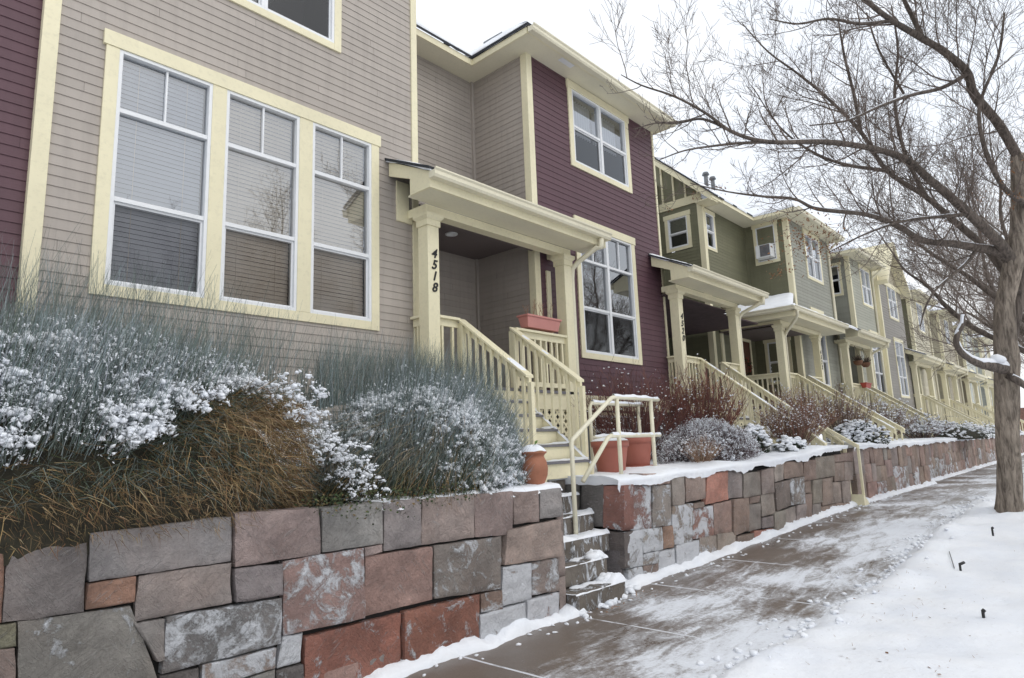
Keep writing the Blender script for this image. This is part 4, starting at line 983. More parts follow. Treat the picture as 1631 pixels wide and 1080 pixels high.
# ---- generic bay builder for the row beyond
def bay(label, xa, xb, mat, sidemat, up=None, low=None, eave=True, sidew=None, zE=ZE, back=YB, gut=True, lx=None, yf=YF, ww=.1):
    h = thing('townhouse', ((xa+xb)/2, yf, 1.3), label, 'townhouse', 'townhouses in the row'); F = front(yf); holes = []
    if up: holes.append(hole(up, 6.68, 8.1))
    if low: holes.append(hole(low, 3.2, 5.5))
    wall(h, F, xa+.01, xb, 2.0, zE, mat, holes, e=.11)
    if up: window(h, F, up, 6.69, 8.1, (7.4,), trim=ww, foot=.09)
    if low: window(h, F, low, 3.2, 5.5, (4.0, 4.9), trim=ww, foot=.09, topgrid=True)
    hs = [hole(sidew, 6.9, 8.0)] if sidew else []
    wall(h, side(xa), yf+.1, back, 2.0, zE, sidemat, hs, e=.11, name='side_wall')
    if sidew: window(h, side(xa), sidew, 6.9, 8.0, (7.45,), trim=.08, foot=.08, head=.1)
    corner(h, xa, yf, 2.0, zE, .13)
    downspout(h, [(xb-.22, yf-.5, zE+.05), (xb-.22, yf-.4, zE-.1), (xb-.2, yf-.06, zE-.35), (xb-.2, yf-.05, 5.2), (xb-.2, yf-.05, 2.0)])
    mb = MB(); mb.box(xb, xb+.1, yf-.02, yf+.02, 2.0, zE); mb.build('corner_board', TRIM, h)
    wall(h, front(back), (lx if lx else xa-2.5), xa, 2.0, zE, sidemat, e=.11, name='recess_wall')
    if eave:
        mb = MB(); x0, x1 = xa-.5, xb+.15
        mb.box(x0, x1, yf-.4, yf+.02, zE, zE+.02, 1); mb.box(x0, x1, yf-.425, yf-.4, zE-.012, zE+.10); mb.box(x0, xa+.02, yf+.02, back, zE, zE+.02, 1); mb.box(x0-.025, x0, yf-.4, back-.5, zE-.012, zE+.10)
        mb.box(x0-2.2, x0, back-.5, back, zE, zE+.02, 1); mb.box(x0-2.2, x0, back-.525, back-.5, zE-.012, zE+.10)
        ro = mb.build('eave', [TRIM, TRIM2], h); g_ = MB(); gutter_x(g_, x0-.03, x1, yf-.427, zE-.012); g_.build('gutter', TRIM2, ro)
        mb = MB(); r0, r1 = zE+.10, zE+.10+SL*2.2; A = [V((x0-.05, yf-.44, r0)), V((x1+.1, yf-.44, r0)), V((x1+.1, yf+1.6, r1)), V((x0+2.2, yf+1.6, r1))]
        B = [V((x0-.05, back+3, r0)), A[0], A[3], V((x0+2.2, back+3, r1))]; C = [V((x0-2.5, back-.54, r0)), V((x0+.6, back-.54, r0)), V((x0+2.5, back+1.7, r1)), V((x0-2.5, back+1.7, r1))]
        for q in (A, B, C): mb.add(q, [(0, 1, 2, 3)])
        mb.build('shingles', SHING, ro)
        sn = MB(); u5 = V((0, 0, .03))
        for q in (A, B, C): roof_snow(sn, *[p_+u5 for p_ in q], .07, 16, 6, xa)
        sn.build('snow', SNOW, ro, smooth=True)
    return h
h4 = bay('grey green sided townhouse bay with tall window beside a porch with hanging baskets', 19.98, 23.85, 'greygreen', 'olive', [(21.45, 22.1), (22.1, 22.78)], [(21.35, 21.85), (21.85, 22.35)], back=YB-.02, lx=19.99, zE=ZE-.008)
porch(h4, 23.0, 26.7, 23.35, 26.1, 24.5, 25.85, None, stair=(4.4, 2.0), sub=False, yb=YB-.05, floorx=(23.2, 26.3), smooth_n=24)
mb = MB(); mb.box(24.0, 24.9, YB-.05, YB-.035, 2.44, 4.5); mb.build('front_door', DOORW, h4)
h5 = bay('sage green townhouse bay left of the steep gabled bay', 26.2, 29.4, 'sage', 'greygreen', [(27.65, 28.3), (28.3, 28.95)], [(28.0, 28.65), (28.65, 29.3)], sidew=[(6.95, 7.4)], lx=23.9, ww=.08)
# steep gabled bay
h6 = thing('townhouse', (31.5, 6.6, 1.3), 'grey olive townhouse bay under a steep front gable', 'townhouse', 'townhouses in the row')
F = front(YF-.15); upg = [(31.0, 31.7), (31.7, 32.4)]; lowg = [(31.1, 31.8), (31.8, 32.5)]
wall(h6, F, 29.55, 33.5, 2.0, 7.9, 'mauve', [hole(upg, 6.6, 7.9), hole(lowg, 3.2, 5.5)], e=.11)
window(h6, F, upg, 6.55, 7.85, (7.3,), trim=.09, foot=.09, topgrid=False); window(h6, F, lowg, 3.2, 5.5, (4.0, 4.9), trim=.09, foot=.09, topgrid=True)
corner(h6, 29.55, YF-.15, 2.0, 7.9, .13)
mb = MB(); y0 = YF-.16
mb.add([(29.5, y0, 7.9), (33.55, y0, 7.9), (31.5, y0, 9.65)], [(0, 1, 2)]); mb.build('gable_panel', SID['tan'], h6)
mb = MB(); mb.box(29.4, 33.6, y0-.04, y0-.005, 7.85, 8.05)
for sx in (-1, 1):
    a = V((31.5, 0, 9.75)); b = V((31.5+sx*2.05, 0, 7.75)); n = V((sx*.12, 0, .10))
    mb.hexa([V((a.x, y0-.4, a.z-.1)), V((b.x, y0-.4, b.z-.1)), V((b.x, y0+4, b.z-.1)), V((a.x, y0+4, a.z-.1)), V((a.x, y0-.4, a.z+.08)), V((b.x, y0-.4, b.z+.08)), V((b.x, y0+4, b.z+.08)), V((a.x, y0+4, a.z+.08))])
mb.build('gable_roof', TRIM, h6)
bay('cream and olive townhouse bay just beyond the steep gable', 36.0, 40.0, 'cream', 'olive', [(37.4, 38.1), (38.1, 38.8)], None, lx=33.4, sidew=None)
h7 = thing('townhouse', (35, 6.6, 1.3), 'tan porch front in the far middle of the row', 'townhouse', 'townhouses in the row')
porch(h7, 32.9, 37.2, 33.45, 36.7, 34.2, 35.5, None, stair=(4.4, 2.0), sub=False, floorx=(33.3, 36.9), smooth_n=16)
for i, (xa, m1, m2, lb) in enumerate(((43.2, 'tan', 'cream', 'tan sided townhouse bay, second beyond the steep gable'), (50.5, 'pale', 'tan', 'pale sided townhouse bay near the far end of the row'), (58.5, 'cream', 'pale', 'cream sided townhouse bay, last one visible beside the trunk'))):
    hh = bay(lb, xa, xa+4.2, m1, m2, [(xa+1.3, xa+2), (xa+2, xa+2.7)], [(xa+1.3, xa+2), (xa+2, xa+2.7)], lx=xa-3.4)
    porch(hh, xa-3.6, xa+.6, xa-3.0, xa+.1, xa-2.2, xa-.9, None, stair=(4.4, 2.0), sub=False, floorx=(xa-3.1, xa+.2), smooth_n=10)
for xa in (47.4, 54.7): pass
#PART2
# ------------------------------------------------------------------ handrail, pots, planters
def arc_snow(mb, pts, r, h, seed=0):
    """thin snow lying along a rail"""
    pts = [V(p) for p in pts]; out = []; k = 0
    for a, b in zip(pts, pts[1:]):
        d = b-a; n = max(3, int(d.length*26)); nx = V((-d.y, d.x, 0)).normalized()
        for i in range(n):
            p = a+d*(i/(n-1)); hh = max(0, h*(.75+1.1*fbm(p.x*4, p.y*4+p.z*3, seed, 3)))
            for q in (-1, -.5, 0, .5, 1): out.append(p+nx*q*r+V((0, 0, r*math.sqrt(max(0, 1-q*q))*.9+hh*math.sqrt(max(0, 1-.9*q*q)))))
            k += 1
    mb.add(out, [(i*5+j, (i+1)*5+j, (i+1)*5+j+1, i*5+j+1) for i in range(k-1) for j in range(4)])
root = thing('handrail', (7, 4.6, 1.2), 'cream pipe handrail rising from the stone steps in front of the red pots', 'handrail')
R = .027; Yh = 4.6
mb = MB(); mb.tube([(6.02, Yh, .45), (6.02, Yh, 1.64), (6.04, Yh, 1.675), (6.88, Yh, 2.175), (6.94, Yh, 2.19), (8.02, Yh, 2.19)], R, 12); mb.build('top_rail', METALC, root, smooth=True)
mb = MB(); mb.tube([(6.20, Yh, 1.20), (6.76, Yh, 1.69), (6.82, Yh, 1.71), (8.0, Yh, 1.71)], R, 12); mb.build('mid_rail', METALC, root, smooth=True)
for x in (7.0, 7.82): mb = MB(); mb.tube([(x, Yh, 1.15), (x, Yh, 2.18)], R, 12); mb.build('rail_post', METALC, root, smooth=True)
mb = MB(); arc_snow(mb, [(6.93, Yh, 2.195), (8.0, Yh, 2.195)], R, .018, 1); arc_snow(mb, [(6.84, Yh, 1.713), (8.0, Yh, 1.713)], R, .020, 2); mb.build('snow', SNOW, root, smooth=True)
root = thing('handrail', (8.2, 5.4, 1.3), 'second cream pipe handrail standing behind the red pots', 'handrail')
mb = MB(); mb.tube([(7.53, 5.4, 1.25), (7.53, 5.4, 2.13), (7.57, 5.4, 2.19), (8.95, 5.4, 2.19)], R, 12); mb.build('top_rail', METALC, root, smooth=True)
mb = MB(); mb.tube([(7.53, 5.4, 1.71), (8.9, 5.4, 1.71)], R, 10); mb.build('mid_rail', METALC, root, smooth=True)
mb = MB(); mb.tube([(8.8, 5.4, 1.2), (8.8, 5.4, 2.18)], R, 10); mb.build('rail_post', METALC, root, smooth=True)
mb = MB(); arc_snow(mb, [(7.6, 5.4, 2.195), (8.9, 5.4, 2.195)], R, .022, 4); arc_snow(mb, [(7.6, 5.4, 1.713), (8.9, 5.4, 1.713)], R, .022, 5); mb.build('snow', SNOW, root, smooth=True)
root = thing('railing_post', (13.8, 3.86, .3), 'slim cream post at the gap between the second and third stone walls', 'railing post')
q = on(1366, 708, 1, 3.70)
mb = MB(); mb.box(q.x-.022, q.x+.022, 3.68, 3.724, g(q.x)-.02, q.z); mb.build('post', TRIM, root, bevel=.003)
q3 = on(1316, 680, 0, q.x); mb = MB(); w3 = V((.04, 0, 0)); dn = V((0, 0, .075)); mb.hexa([q-w3-dn, q+w3-dn, q3+w3-dn, q3-w3-dn, q-w3, q+w3, q3+w3, q3-w3]); mb.build('sloping_rail', TRIM, root, bevel=.003)
mb = MB(); x_ = q.x; mb.hexa([(x_-.16, 3.66, g(x_)), (x_+.16, 3.66, g(x_)), (x_+.16, 3.9, g(x_)), (x_-.16, 3.9, g(x_)), (x_-.16, 3.66, g(x_)+.2), (x_+.1, 3.66, g(x_)+.06), (x_+.1, 3.9, g(x_)+.06), (x_-.16, 3.9, g(x_)+.2)]); mb.build('foot_bracket', TRIM, root)
root = thing('concrete_steps', (13.7, 4.2, .3), 'narrow cream concrete steps in the gap beside the slim railing post', 'steps')
for k in range(5):
    mb = MB(); mb.box(13.48, 13.93, 3.95+k*.2, 4.3+k*.2, .3, g(13.8)+.17+k*.2); mb.build('step', CONC, root)

def pot(label, c, r, h, mat, kind='pot', soil=True, seed=1, grp=None):
    root = thing(kind, c, label, 'plant pot', grp); mb = MB(); rb = r*.72
    mb.lathe(c, [(rb, 0), (rb+.004, .015), (r*.93, h*.80), (r*.93, h*.81), (r, h*.815), (r+.008, h*.99), (r-.004, h), (r-.025, h*.995), (r-.035, h*.9), (.01, h*.88)], 40, 0); mb.build('body', mat, root, smooth=True)
    sn = MB(); cx, cy, cz = c; pts = []; n = 28; rs = [0, .25, .5, .75, .9, .99]
    for a in range(n):
        for q in rs:
            t = 2*math.pi*a/n; x, y = cx+math.cos(t)*r*q, cy+math.sin(t)*r*q
            pts.append((x, y, cz+h-.004+.055*math.sqrt(max(0, 1-q*q))+.02*fbm(x*8, y*8, seed, 3)*(1-q)))
    m = len(rs); sn.add(pts, [(a*m+j, a*m+j+1, ((a+1) % n)*m+j+1, ((a+1) % n)*m+j) for a in range(n) for j in range(m-1)]); sn.build('snow', SNOW, root, smooth=True)
    return root
pot('brick red plastic pot filled with snow just behind the pipe handrail', (7.26, 4.92, 1.25), .245, .40, TERRA2)
p2 = pot('brick red plastic pot standing on a saucer behind and right of the other red pot', (8.22, 5.12, 1.27), .235, .42, TERRA2, seed=4)
mb = MB(); mb.lathe((8.22, 5.12, 1.255), [(.2, 0), (.24, .02), (.245, .045), (.23, .045)], 36); mb.build('saucer', TERRA2, p2, smooth=True)
def twigs_mb(mb, base, n, h, spread, col=(.16, .10, .06, 1), r=.004):
    mb.col = col
    for i in range(n):
        p = V(base)+V((U(-spread, spread)*.4, U(-spread, spread)*.3, 0)); d = V((U(-.5, .5), U(-.5, .5), 1)).normalized(); pts = [p]
        for k in range(5): d = (d+V((U(-.35, .35), U(-.35, .35), .02))).normalized(); p = p+d*h/5*U(.7, 1.2); pts.append(p)
        mb.tube(pts, [r, r*.9, r*.8, r*.6, r*.5, r*.3], 4)
        for k in (2, 3, 4):
            d2 = V((U(-1, 1), U(-1, 1), .5)).normalized(); mb.tube([pts[k], pts[k]+d2*h*.15, pts[k]+d2*h*.22+V((0, 0, .02))], [r*.6, r*.5, r*.3], 3)
mb = MB(); twigs_mb(mb, (7.3, 4.95, 1.58), 6, .28, .2, (.30, .20, .12, 1), .005); mb.build('dead_stems', BLADE, p2 if False else None and None) if False else None
# jug on the wall end
jx, jy, jz = 5.07, 4.36, 1.20
root = thing('terracotta_jug', (jx, jy, jz), 'round bellied terracotta jug with a snow cap on the end of the near wall', 'jug')
mb = MB(); prof = [(.075, 0), (.08, .01), (.115, .06), (.145, .13), (.152, .20), (.14, .26), (.118, .30), (.112, .315), (.125, .335), (.142, .345), (.145, .362), (.125, .365), (.10, .33), (.02, .31)]
mb.lathe((jx, jy, jz), [(a*.93, b) for a, b in prof], 40); mb.build('body', TERRA, root, smooth=True)
sn = MB(); pts = []; n = 26; rs = [0, .3, .55, .8, 1]
for a in range(n):
    for q in rs:
        t = 2*math.pi*a/n; x, y = jx+math.cos(t)*.135*q, jy+math.sin(t)*.135*q; pts.append((x, y, jz+.355+.075*math.sqrt(max(0, 1-q*q*.98))+.03*fbm(x*12, y*12, 2, 3)))
sn.add(pts, [(a*5+j, a*5+j+1, ((a+1) % n)*5+j+1, ((a+1) % n)*5+j) for a in range(n) for j in range(4)]); sn.build('snow', SNOW, root, smooth=True)
mb = MB(); mb.col = (.16, .26, .06, 1)
for i in range(5): a = U(0, 6); mb.face([(jx+.02, jy, jz+.42), (jx+.02+.03*math.cos(a), jy+.03*math.sin(a), jz+.45), (jx+.02+.04*math.cos(a+.4), jy+.04*math.sin(a+.4), jz+.475), (jx+.02+.02*math.cos(a+.8), jy+.02*math.sin(a+.8), jz+.46)])
mb.build('sprout', BLADE, root)
def boxplanter(label, x0, x1, y, z, mat, h=.19, dpt=.2, stems=True):
    root = thing('window_box', ((x0+x1)/2, y, z), label, 'planter'); mb = MB(); t = .03
    lo = [(x0+t, y-dpt/2+t), (x1-t, y-dpt/2+t), (x1-t, y+dpt/2-t), (x0+t, y+dpt/2-t)]; hi = [(x0, y-dpt/2), (x1, y-dpt/2), (x1, y+dpt/2), (x0, y+dpt/2)]
    mb.hexa([(*p, z) for p in lo]+[(*p, z+h-.03) for p in hi]); o = mb.build('body', mat, root, bevel=.006)
    mb = MB(); mb.box(x0-.015, x1+.015, y-dpt/2-.015, y+dpt/2+.015, z+h-.03, z+h); mb.build('rim', mat, root, bevel=.005)
    if stems:
        mb = MB(); mb.col = (.25, .13, .07, 1)
        for f in (.12, .3, .5, .62, .85): twigs_mb(mb, (x0+(x1-x0)*f, y, z+h), 2, U(.16, .3), .04, random.choice([(.25, .13, .07, 1), (.16, .13, .07, 1), (.33, .16, .09, 1)]), .004)
        mb.build('dead_plants', BLADE, root)
boxplanter('pink plastic planter box with withered plants on the railing of the 4518 porch', 7.2, 7.98, 6.29, 3.37, PINK)
boxplanter('small red planter box hung on the railing beyond the corner porch', 24.35, 25.0, 6.12, 3.2, simple('red_plastic', (.42, .07, .05), .5, .1), .17, .18, False)
for i, (X, lb) in enumerate(((23.95, 'left one of two hanging baskets under the farther porch beam'), (24.85, 'right one of two hanging baskets under the farther porch beam'))):
    root = thing('hanging_basket', (X, 6.1, 3.95), lb, 'hanging basket', 'hanging baskets'); mb = MB(); mb.lathe((X, 6.1, 3.93), [(.07, 0), (.13, .06), (.16, .15), (.15, .15)], 16); mb.build('basket', simple('coir_basket', (.17, .085, .05), .9), root, smooth=True)
    mb = MB()
    for a in range(3): t = a*2.1; mb.tube([(X+.17*math.cos(t), 6.1+.17*math.sin(t), 4.1), (X, 6.15, 4.6)], .004, 4)
    mb.build('chain', BLACK, root)
    mb = MB(); mb.col = (.07, .05, .035, 1)
    for k in range(90): a = U(0, 6.28); r = U(.02, .2); mb.tube([(X+r*.4*math.cos(a), 6.1+r*.4*math.sin(a), 4.08), (X+r*math.cos(a), 6.1+r*math.sin(a), 4.08+U(.02, .2))], .006, 3)
    mb.build('withered_plant', BLADE, root)
# wreath on the olive door
mb = MB()
root = thing('wreath', (19.0, YB-.08, 3.7), 'dark wreath with red berries hung on the door of the olive corner porch', 'wreath')
mb.col = (.05, .06, .03, 1)
for i in range(260):
    a = U(0, 6.28); r = .24+U(-.07, .07); p = V((19.0+r*math.cos(a), YB-.07+U(-.04, .03), 3.72+r*math.sin(a))); mb.col = (.05, .06, .03, 1) if rnd() < .75 else (.35, .06, .04, 1)
    mb.tube([p, p+V((U(-.06, .06), U(-.04, .01), U(-.06, .06)))], .009, 3)
mb.build('greenery', BLADE, root)
# air conditioner in the olive side window
root = thing('air_conditioner', (XB-.15, 7.25, 7.12), 'white window air conditioner in the upper olive side window', 'air conditioner')
mb = MB(); mb.box(XB-.34, XB-.02, 7.03, 7.50, 7.10, 7.50); mb.build('casing', WHITE, root, bevel=.01)
mb = MB()
for i in range(9): mb.box(XB-.352, XB-.34, 7.06, 7.36, 7.14+i*.037, 7.155+i*.037)
mb.box(XB-.349, XB-.341, 7.06, 7.36, 7.13, 7.48); mb.build('grille', simple('ac_grey', (.14, .14, .15), .6), root)

# ------------------------------------------------------------------ broom-like shrubs with snow (near terrace)
def ribbon(mb, p, d, ln, w, col, droop=0, seg=3):
    mb.col = (*col, 1); sd = d.cross(V((U(-1, 1), U(-1, 1), U(-1, 1)))); 
    if sd.length < 1e-4: return
    sd.normalize(); pts = []; q = V(p); dd = V(d)
    for i in range(seg+1):
        ww = w*(1-.75*i/seg); pts += [q-sd*ww, q+sd*ww]; dd = (dd+V((U(-.1, .1), U(-.1, .1), -droop))).normalized(); q = q+dd*(ln/seg)
    mb.add(pts, [(2*i, 2*i+1, 2*i+3, 2*i+2) for i in range(seg)])
def mound_pt(c, r, ex, a, el, k=1.0):
    """superellipsoid surface"""
    ca, sa, ce, se = math.cos(a), math.sin(a), math.cos(el), math.sin(el); f = lambda v, e: math.copysign(abs(v)**e, v)
    e = 2/ex; p = V((c[0]+r[0]*f(ce, e)*f(ca, e)*k, c[1]+r[1]*f(ce, e)*f(sa, e)*k, c[2]+r[2]*f(se, e)*k))
    n = V(((p.x-c[0])/r[0]**2, (p.y-c[1])/r[1]**2, (p.z-c[2])/r[2]**2)).normalized(); return p, n
def jit(c, v=.2): k = U(1-v, 1+v); return tuple(min(1, x*k*U(.94, 1.06)) for x in c)
GS = [(.13, .165, .148), (.17, .205, .185), (.10, .125, .108)]; FROST = [(.34, .39, .41), (.42, .47, .50), (.26, .32, .33)]; STRAW = [(.22, .142, .062), (.33, .225, .105), (.15, .10, .048), (.42, .32, .18), (.20, .105, .05)]; DG = [(.032, .045, .025), (.05, .07, .04), (.06, .07, .03)]
def flake(sn, c, s):
    c = V(c); a = V((U(-1, 1), U(-1, 1), U(-1, 1))).normalized(); b = a.orthogonal().normalized(); b = Matrix.Rotation(U(0, 6.28), 3, a) @ b; a = a*s*U(.7, 1.4); b = b*s*U(.35, .8); n_ = a.cross(b).normalized()*s*.28
    sn.add([c-a, c-b*U(.6, 1.2), c+a*U(.7, 1.2), c+b, c+n_, c-n_], [(0, 1, 4), (1, 2, 4), (2, 3, 4), (3, 0, 4), (1, 0, 5), (2, 1, 5), (3, 2, 5), (0, 3, 5)])
def cluster(sn, p, R, s, n=8, fl=.7):
    p = V(p); a = U(0, 3.1); ax = V((math.cos(a), math.sin(a)*.6, U(-.3, .3)))
    for i in range(n):
        q = p+ax*U(-R, R)+V((random.gauss(0, R*.35), random.gauss(0, R*.3), random.gauss(0, R*.25))); k = s*U(.45, 1.1)
        if i % 2 == 0: blob(sn, q, k*U(.9, 1.5), k*U(.7, 1.2), k*fl, j=.5)
        for w_ in range(3): flake(sn, q+V((random.gauss(0, k), random.gauss(0, k), random.gauss(0, k*.8))), k*U(.4, .9))
def broom(root, c, r, ex, n, brown=True, straw_x=None, seed=0, zlow=1.18, sd_=1.0):
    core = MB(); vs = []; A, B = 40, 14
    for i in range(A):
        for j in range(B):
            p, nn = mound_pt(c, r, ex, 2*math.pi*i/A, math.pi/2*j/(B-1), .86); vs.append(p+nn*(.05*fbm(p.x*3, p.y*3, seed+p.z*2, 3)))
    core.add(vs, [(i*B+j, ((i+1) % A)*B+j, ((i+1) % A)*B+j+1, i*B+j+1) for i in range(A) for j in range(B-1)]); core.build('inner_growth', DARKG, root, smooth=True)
    st = MB(); dr = MB(); sn = MB(); ns = 0
    for i in range(n):
        a = U(0, 2*math.pi); 
        if rnd() < .82: a = U(-math.pi*1.02, .02*math.pi)     # mostly the side one sees
        el = U(0, math.pi/2) if rnd() < .6 else math.asin(rnd()); k = 1+.10*fbm(math.cos(a)*1.7+seed, math.sin(a)*1.7, el*1.5, 3)
        p, nn = mound_pt(c, r, ex, a, el, k*U(.86, 1.0))
        if p.z < zlow: continue
        top = (p.z-c[2])/r[2]; bound = .46+.16*fbm(p.x*1.3, seed, 2, 3)+(straw_x(p.x) if straw_x else 0)
        if nn.y < .2 and top < bound and brown:
            # matted dead skirt hanging down the front
            big = fbm(p.x*1.6, p.z*2.1, seed+4, 3); lie = V((.8*fbm(p.x*2.3, p.z*2.3, 8, 2)+.25, -.25, -.55)).normalized(); d = (nn*U(.15, .6)+lie*U(.2, 1.0)+V((U(-.9, .9), U(-.5, .3), U(-.8, .6)))).normalized()
            if big+U(-.3, .3) > -.22 and top < bound-.05+U(-.06, .06): col = jit(random.choice(STRAW), .3)
            else: col = jit(random.choice(DG+STRAW[:3]+GS), .3)
            lk = .55 if p.z < 1.36 else 1; ribbon(dr, p, d, U(.05, .17)*lk, U(.0013, .0024), tuple(x*(.75 if lk < 1 else 1) for x in col), U(.0, .14))  # lowest blades get a darker colour to stand for shadow above the stones
        else:
            up = V((.18, -.05, 1)); d = (up*U(.5, 1.1)+nn*U(.2, .8)+V((U(-.25, .25), U(-.25, .25), U(-.1, .2)))).normalized()
            fr = .35+.5*fbm(p.x*2.5, p.y*2.5+p.z*2, seed+2, 3); col = jit(random.choice(FROST) if rnd() < fr else random.choice(GS), .2)
            ribbon(st, p, d, U(.12, .34), U(.0015, .0026), col, U(-.03, .05))
            if fbm(p.x*3.2, p.y*3.2+p.z*3.2, seed+6, 3) > -.10 and rnd() < .30*sd_ and nn.z > .02:
                s = U(.006, .015) if sd_ > .5 else U(.005, .011); q = p+nn*.03+V((0, 0, U(0, .05))); [flake(sn, q+V((random.gauss(0, s), random.gauss(0, s), random.gauss(0, s*1.6))), s*U(.5, 1.1)) for w_ in range(4)]; (blob(sn, q, s*U(.6, 1.2), s*U(.6, 1), s*U(.8, 1.6), j=.5) if rnd() < .3 else None); ns += 1
            elif rnd() < .5*sd_:
                q = p+d*U(.05, .2); flake(sn, q, U(.006, .014)); flake(sn, q+V((0, 0, .01)), U(.005, .010))
    if brown:      # ragged growth where the live stems meet the dead skirt
        for i in range(26000):
            a = U(-math.pi, 0); el = U(.05, math.pi/2); p, nn = mound_pt(c, r, ex, a, el, U(.86, 1.0)); top = (p.z-c[2])/r[2]; bound = .46+.16*fbm(p.x*1.3, seed, 2, 3)+straw_x(p.x)
            if abs(top-bound+.03) > .13: continue
            d = (nn*U(.3, 1)+V((U(-.8, .8), U(-.4, .2), U(-.7, .6)))).normalized(); ribbon(dr, p, d, U(.06, .2), U(.0014, .0024), jit(random.choice(DG+GS+[STRAW[2], STRAW[0]]), .3), U(0, .08))
    st.build('green_stems', BLADE, root); dr.build('dead_growth', BLADE, root) if dr.v else None
    return sn
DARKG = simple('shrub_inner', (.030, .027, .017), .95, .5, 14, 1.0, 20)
def tall(mb, n, xr, yr, zr, hr, lean=.12):
    for i in range(n):
        x, y = U(*xr), U(*yr); z = zr(x, y); h = U(*hr)*(.6+.5*abs(fbm(x*2, y*2, 1, 2))+.4); d = V((lean+U(-.28, .28), U(-.25, .2), 1)).normalized()
        ribbon(mb, (x, y, z), d, h, U(.0016, .0026), jit(random.choice(GS+FROST[2:]), .18), U(-.01, .02), 4)
        if rnd() < .6:
            q = V((x, y, z))+d*h*U(.4, .7); d2 = (d+V((U(-.4, .4), U(-.3, .3), 0))).normalized(); ribbon(mb, q, d2, h*.4, .0014, jit(random.choice(GS), .15), 0, 2)
C1 = (.55, 5.0, 1.12); R1 = (2.45, 1.0, 1.24)
root = thing('shrub', (.55, 5.0, 1.2), 'broad snowy green broom shrub at left with matted brown skirt spilling over the wall', 'shrub')
sn = broom(root, C1, R1, 2.7, 52000, True, lambda x: -.09+.41*sst((x-.9)/1.2), 3)
# bigger pads of snow on the shoulders
for i in range(1500):
    a = U(-math.pi*.98, -.03); el = math.asin(U(.36, .97)); p, nn = mound_pt(C1, R1, 2.7, a, el, 1.0)
    if (p.z-C1[2])/R1[2] < .39+.42*sst((p.x-.9)/1.2)-.02*U(0, 5) and p.y < 4.9: continue
    if fbm(p.x*2.4, p.y*2.4+p.z*2.4, 9, 3) < -.10: continue
    cluster(sn, p+nn*.02, U(.04, .11), U(.010, .027), random.randint(8, 16), .85)
for i in range(150):
    t = rnd(); cluster(sn, (2.35+.75*t+U(-.12, .12), U(4.12, 4.5), 2.1-.85*t+U(-.12, .12)), U(.02, .05), U(.008, .022), 6)
sn.build('snow', SNOW, root, smooth=True)
mb = MB(); tall(mb, 2600, (-1.6, 2.9), (5.0, 5.9), lambda x, y: 1.9+.35*math.sqrt(max(0, 1-((x-.5)/2.6)**2)), (.45, .80)); mb.build('tall_stems', BLADE, root)
C2 = (4.12, 5.02, 1.12); R2 = (1.25, .80, 1.10)
root = thing('shrub', (4.1, 4.95, 1.2), 'smaller arching broom shrub, grey green and frosted, next to the terracotta jug', 'shrub')
sn = broom(root, C2, R2, 2.2, 12000, False, None, 11, sd_=.42)
st = MB()
# long arching stems sweeping down to the left at the front
for i in range(8500):
    a = U(-math.pi*.92, -math.pi*.12); el = math.asin(U(.02, .82)); p, nn = mound_pt(C2, R2, 2.2, a, el, U(.92, 1.03))
    if p.z < 1.36 or p.z > 2.08+.2*fbm(p.x*2, 1, 1, 2) or p.x > 4.45+U(-.3, .3): continue
    d = V((-.62, -.12, -.55)); d = (d+nn*U(0, .35)+V((U(-.45, .45), U(-.3, .3), U(-.4, .4)))).normalized()
    low = p.z < 1.5; c_ = random.choice(DG+DG+STRAW[:2]) if low else random.choice(GS+GS[2:]+[(.26, .21, .13), (.30, .24, .16), (.085, .10, .085)])
    ribbon(st, p, d, U(.15, .42), U(.0015, .0026), jit(c_, .25), U(0, .08), 3)
st.build('arching_stems', BLADE, root)
def hit(px, py, C, R, ex):
    d = ray(px, py).normalized(); t = 3.5
    while t < 9:
        q = CO+d*t; v_ = sum(abs((q[i]-C[i])/R[i])**ex for i in range(3))
        if v_ < 1: return q
        t += .03
    return None
for (cx, cy, sx, sy, nn_) in ((750,688,30,22,95),(795,722,24,22,60),(705,652,24,14,40),(655,606,40,8,60),(600,640,24,14,60),(565,680,20,24,60),(745,612,34,16,45),(560,612,40,14,50),(800,765,26,10,35),(680,632,16,10,30),(770,655,26,16,45),(520,640,24,18,30)):
    for i in range(nn_):
        q = hit(random.gauss(cx, sx), random.gauss(cy, sy), C2, R2, 2.2)
        if q: cluster(sn, q+V((0, -.02, .01)), U(.02, .08), U(.010, .028), random.randint(6, 12), .85)
sn.build('snow', SNOW, root, smooth=True)
mb = MB(); tall(mb, 2300, (3.0, 5.25), (4.9, 5.6), lambda x, y: 1.75+.35*math.sqrt(max(0, 1-((x-4.1)/1.4)**2)), (.35, .62), .15); mb.build('tall_stems', BLADE, root)
# ivy-like greenery between the two
root = thing('trailing_plant', (3.0, 4.1, 1.2), 'dark green trailing plant hanging over the wall edge between the two broom shrubs', 'plant')
mb = MB()
for i in range(1500):
    x = U(2.45, 4.0); y = U(4.05, 4.4); z = 1.23+U(-.03, .10)-(.0 if y > 4.15 else U(0, .12)*(1 if abs(x-2.85) < .15 or abs(x-3.25) < .06 else .35)); mb.col = (*jit(random.choice([(.04, .065, .02), (.07, .09, .03), (.12, .08, .03), (.03, .04, .02)]), .3), 1)
    c = V((x, y, z)); s = U(.006, .016); a = V((U(-1, 1), U(-1, 1), U(-1, 1))).normalized()*s; b = a.orthogonal().normalized()*s*.7; mb.face([c-a, c+b, c+a, c-b])
mb.build('leaves', BLADE, root)

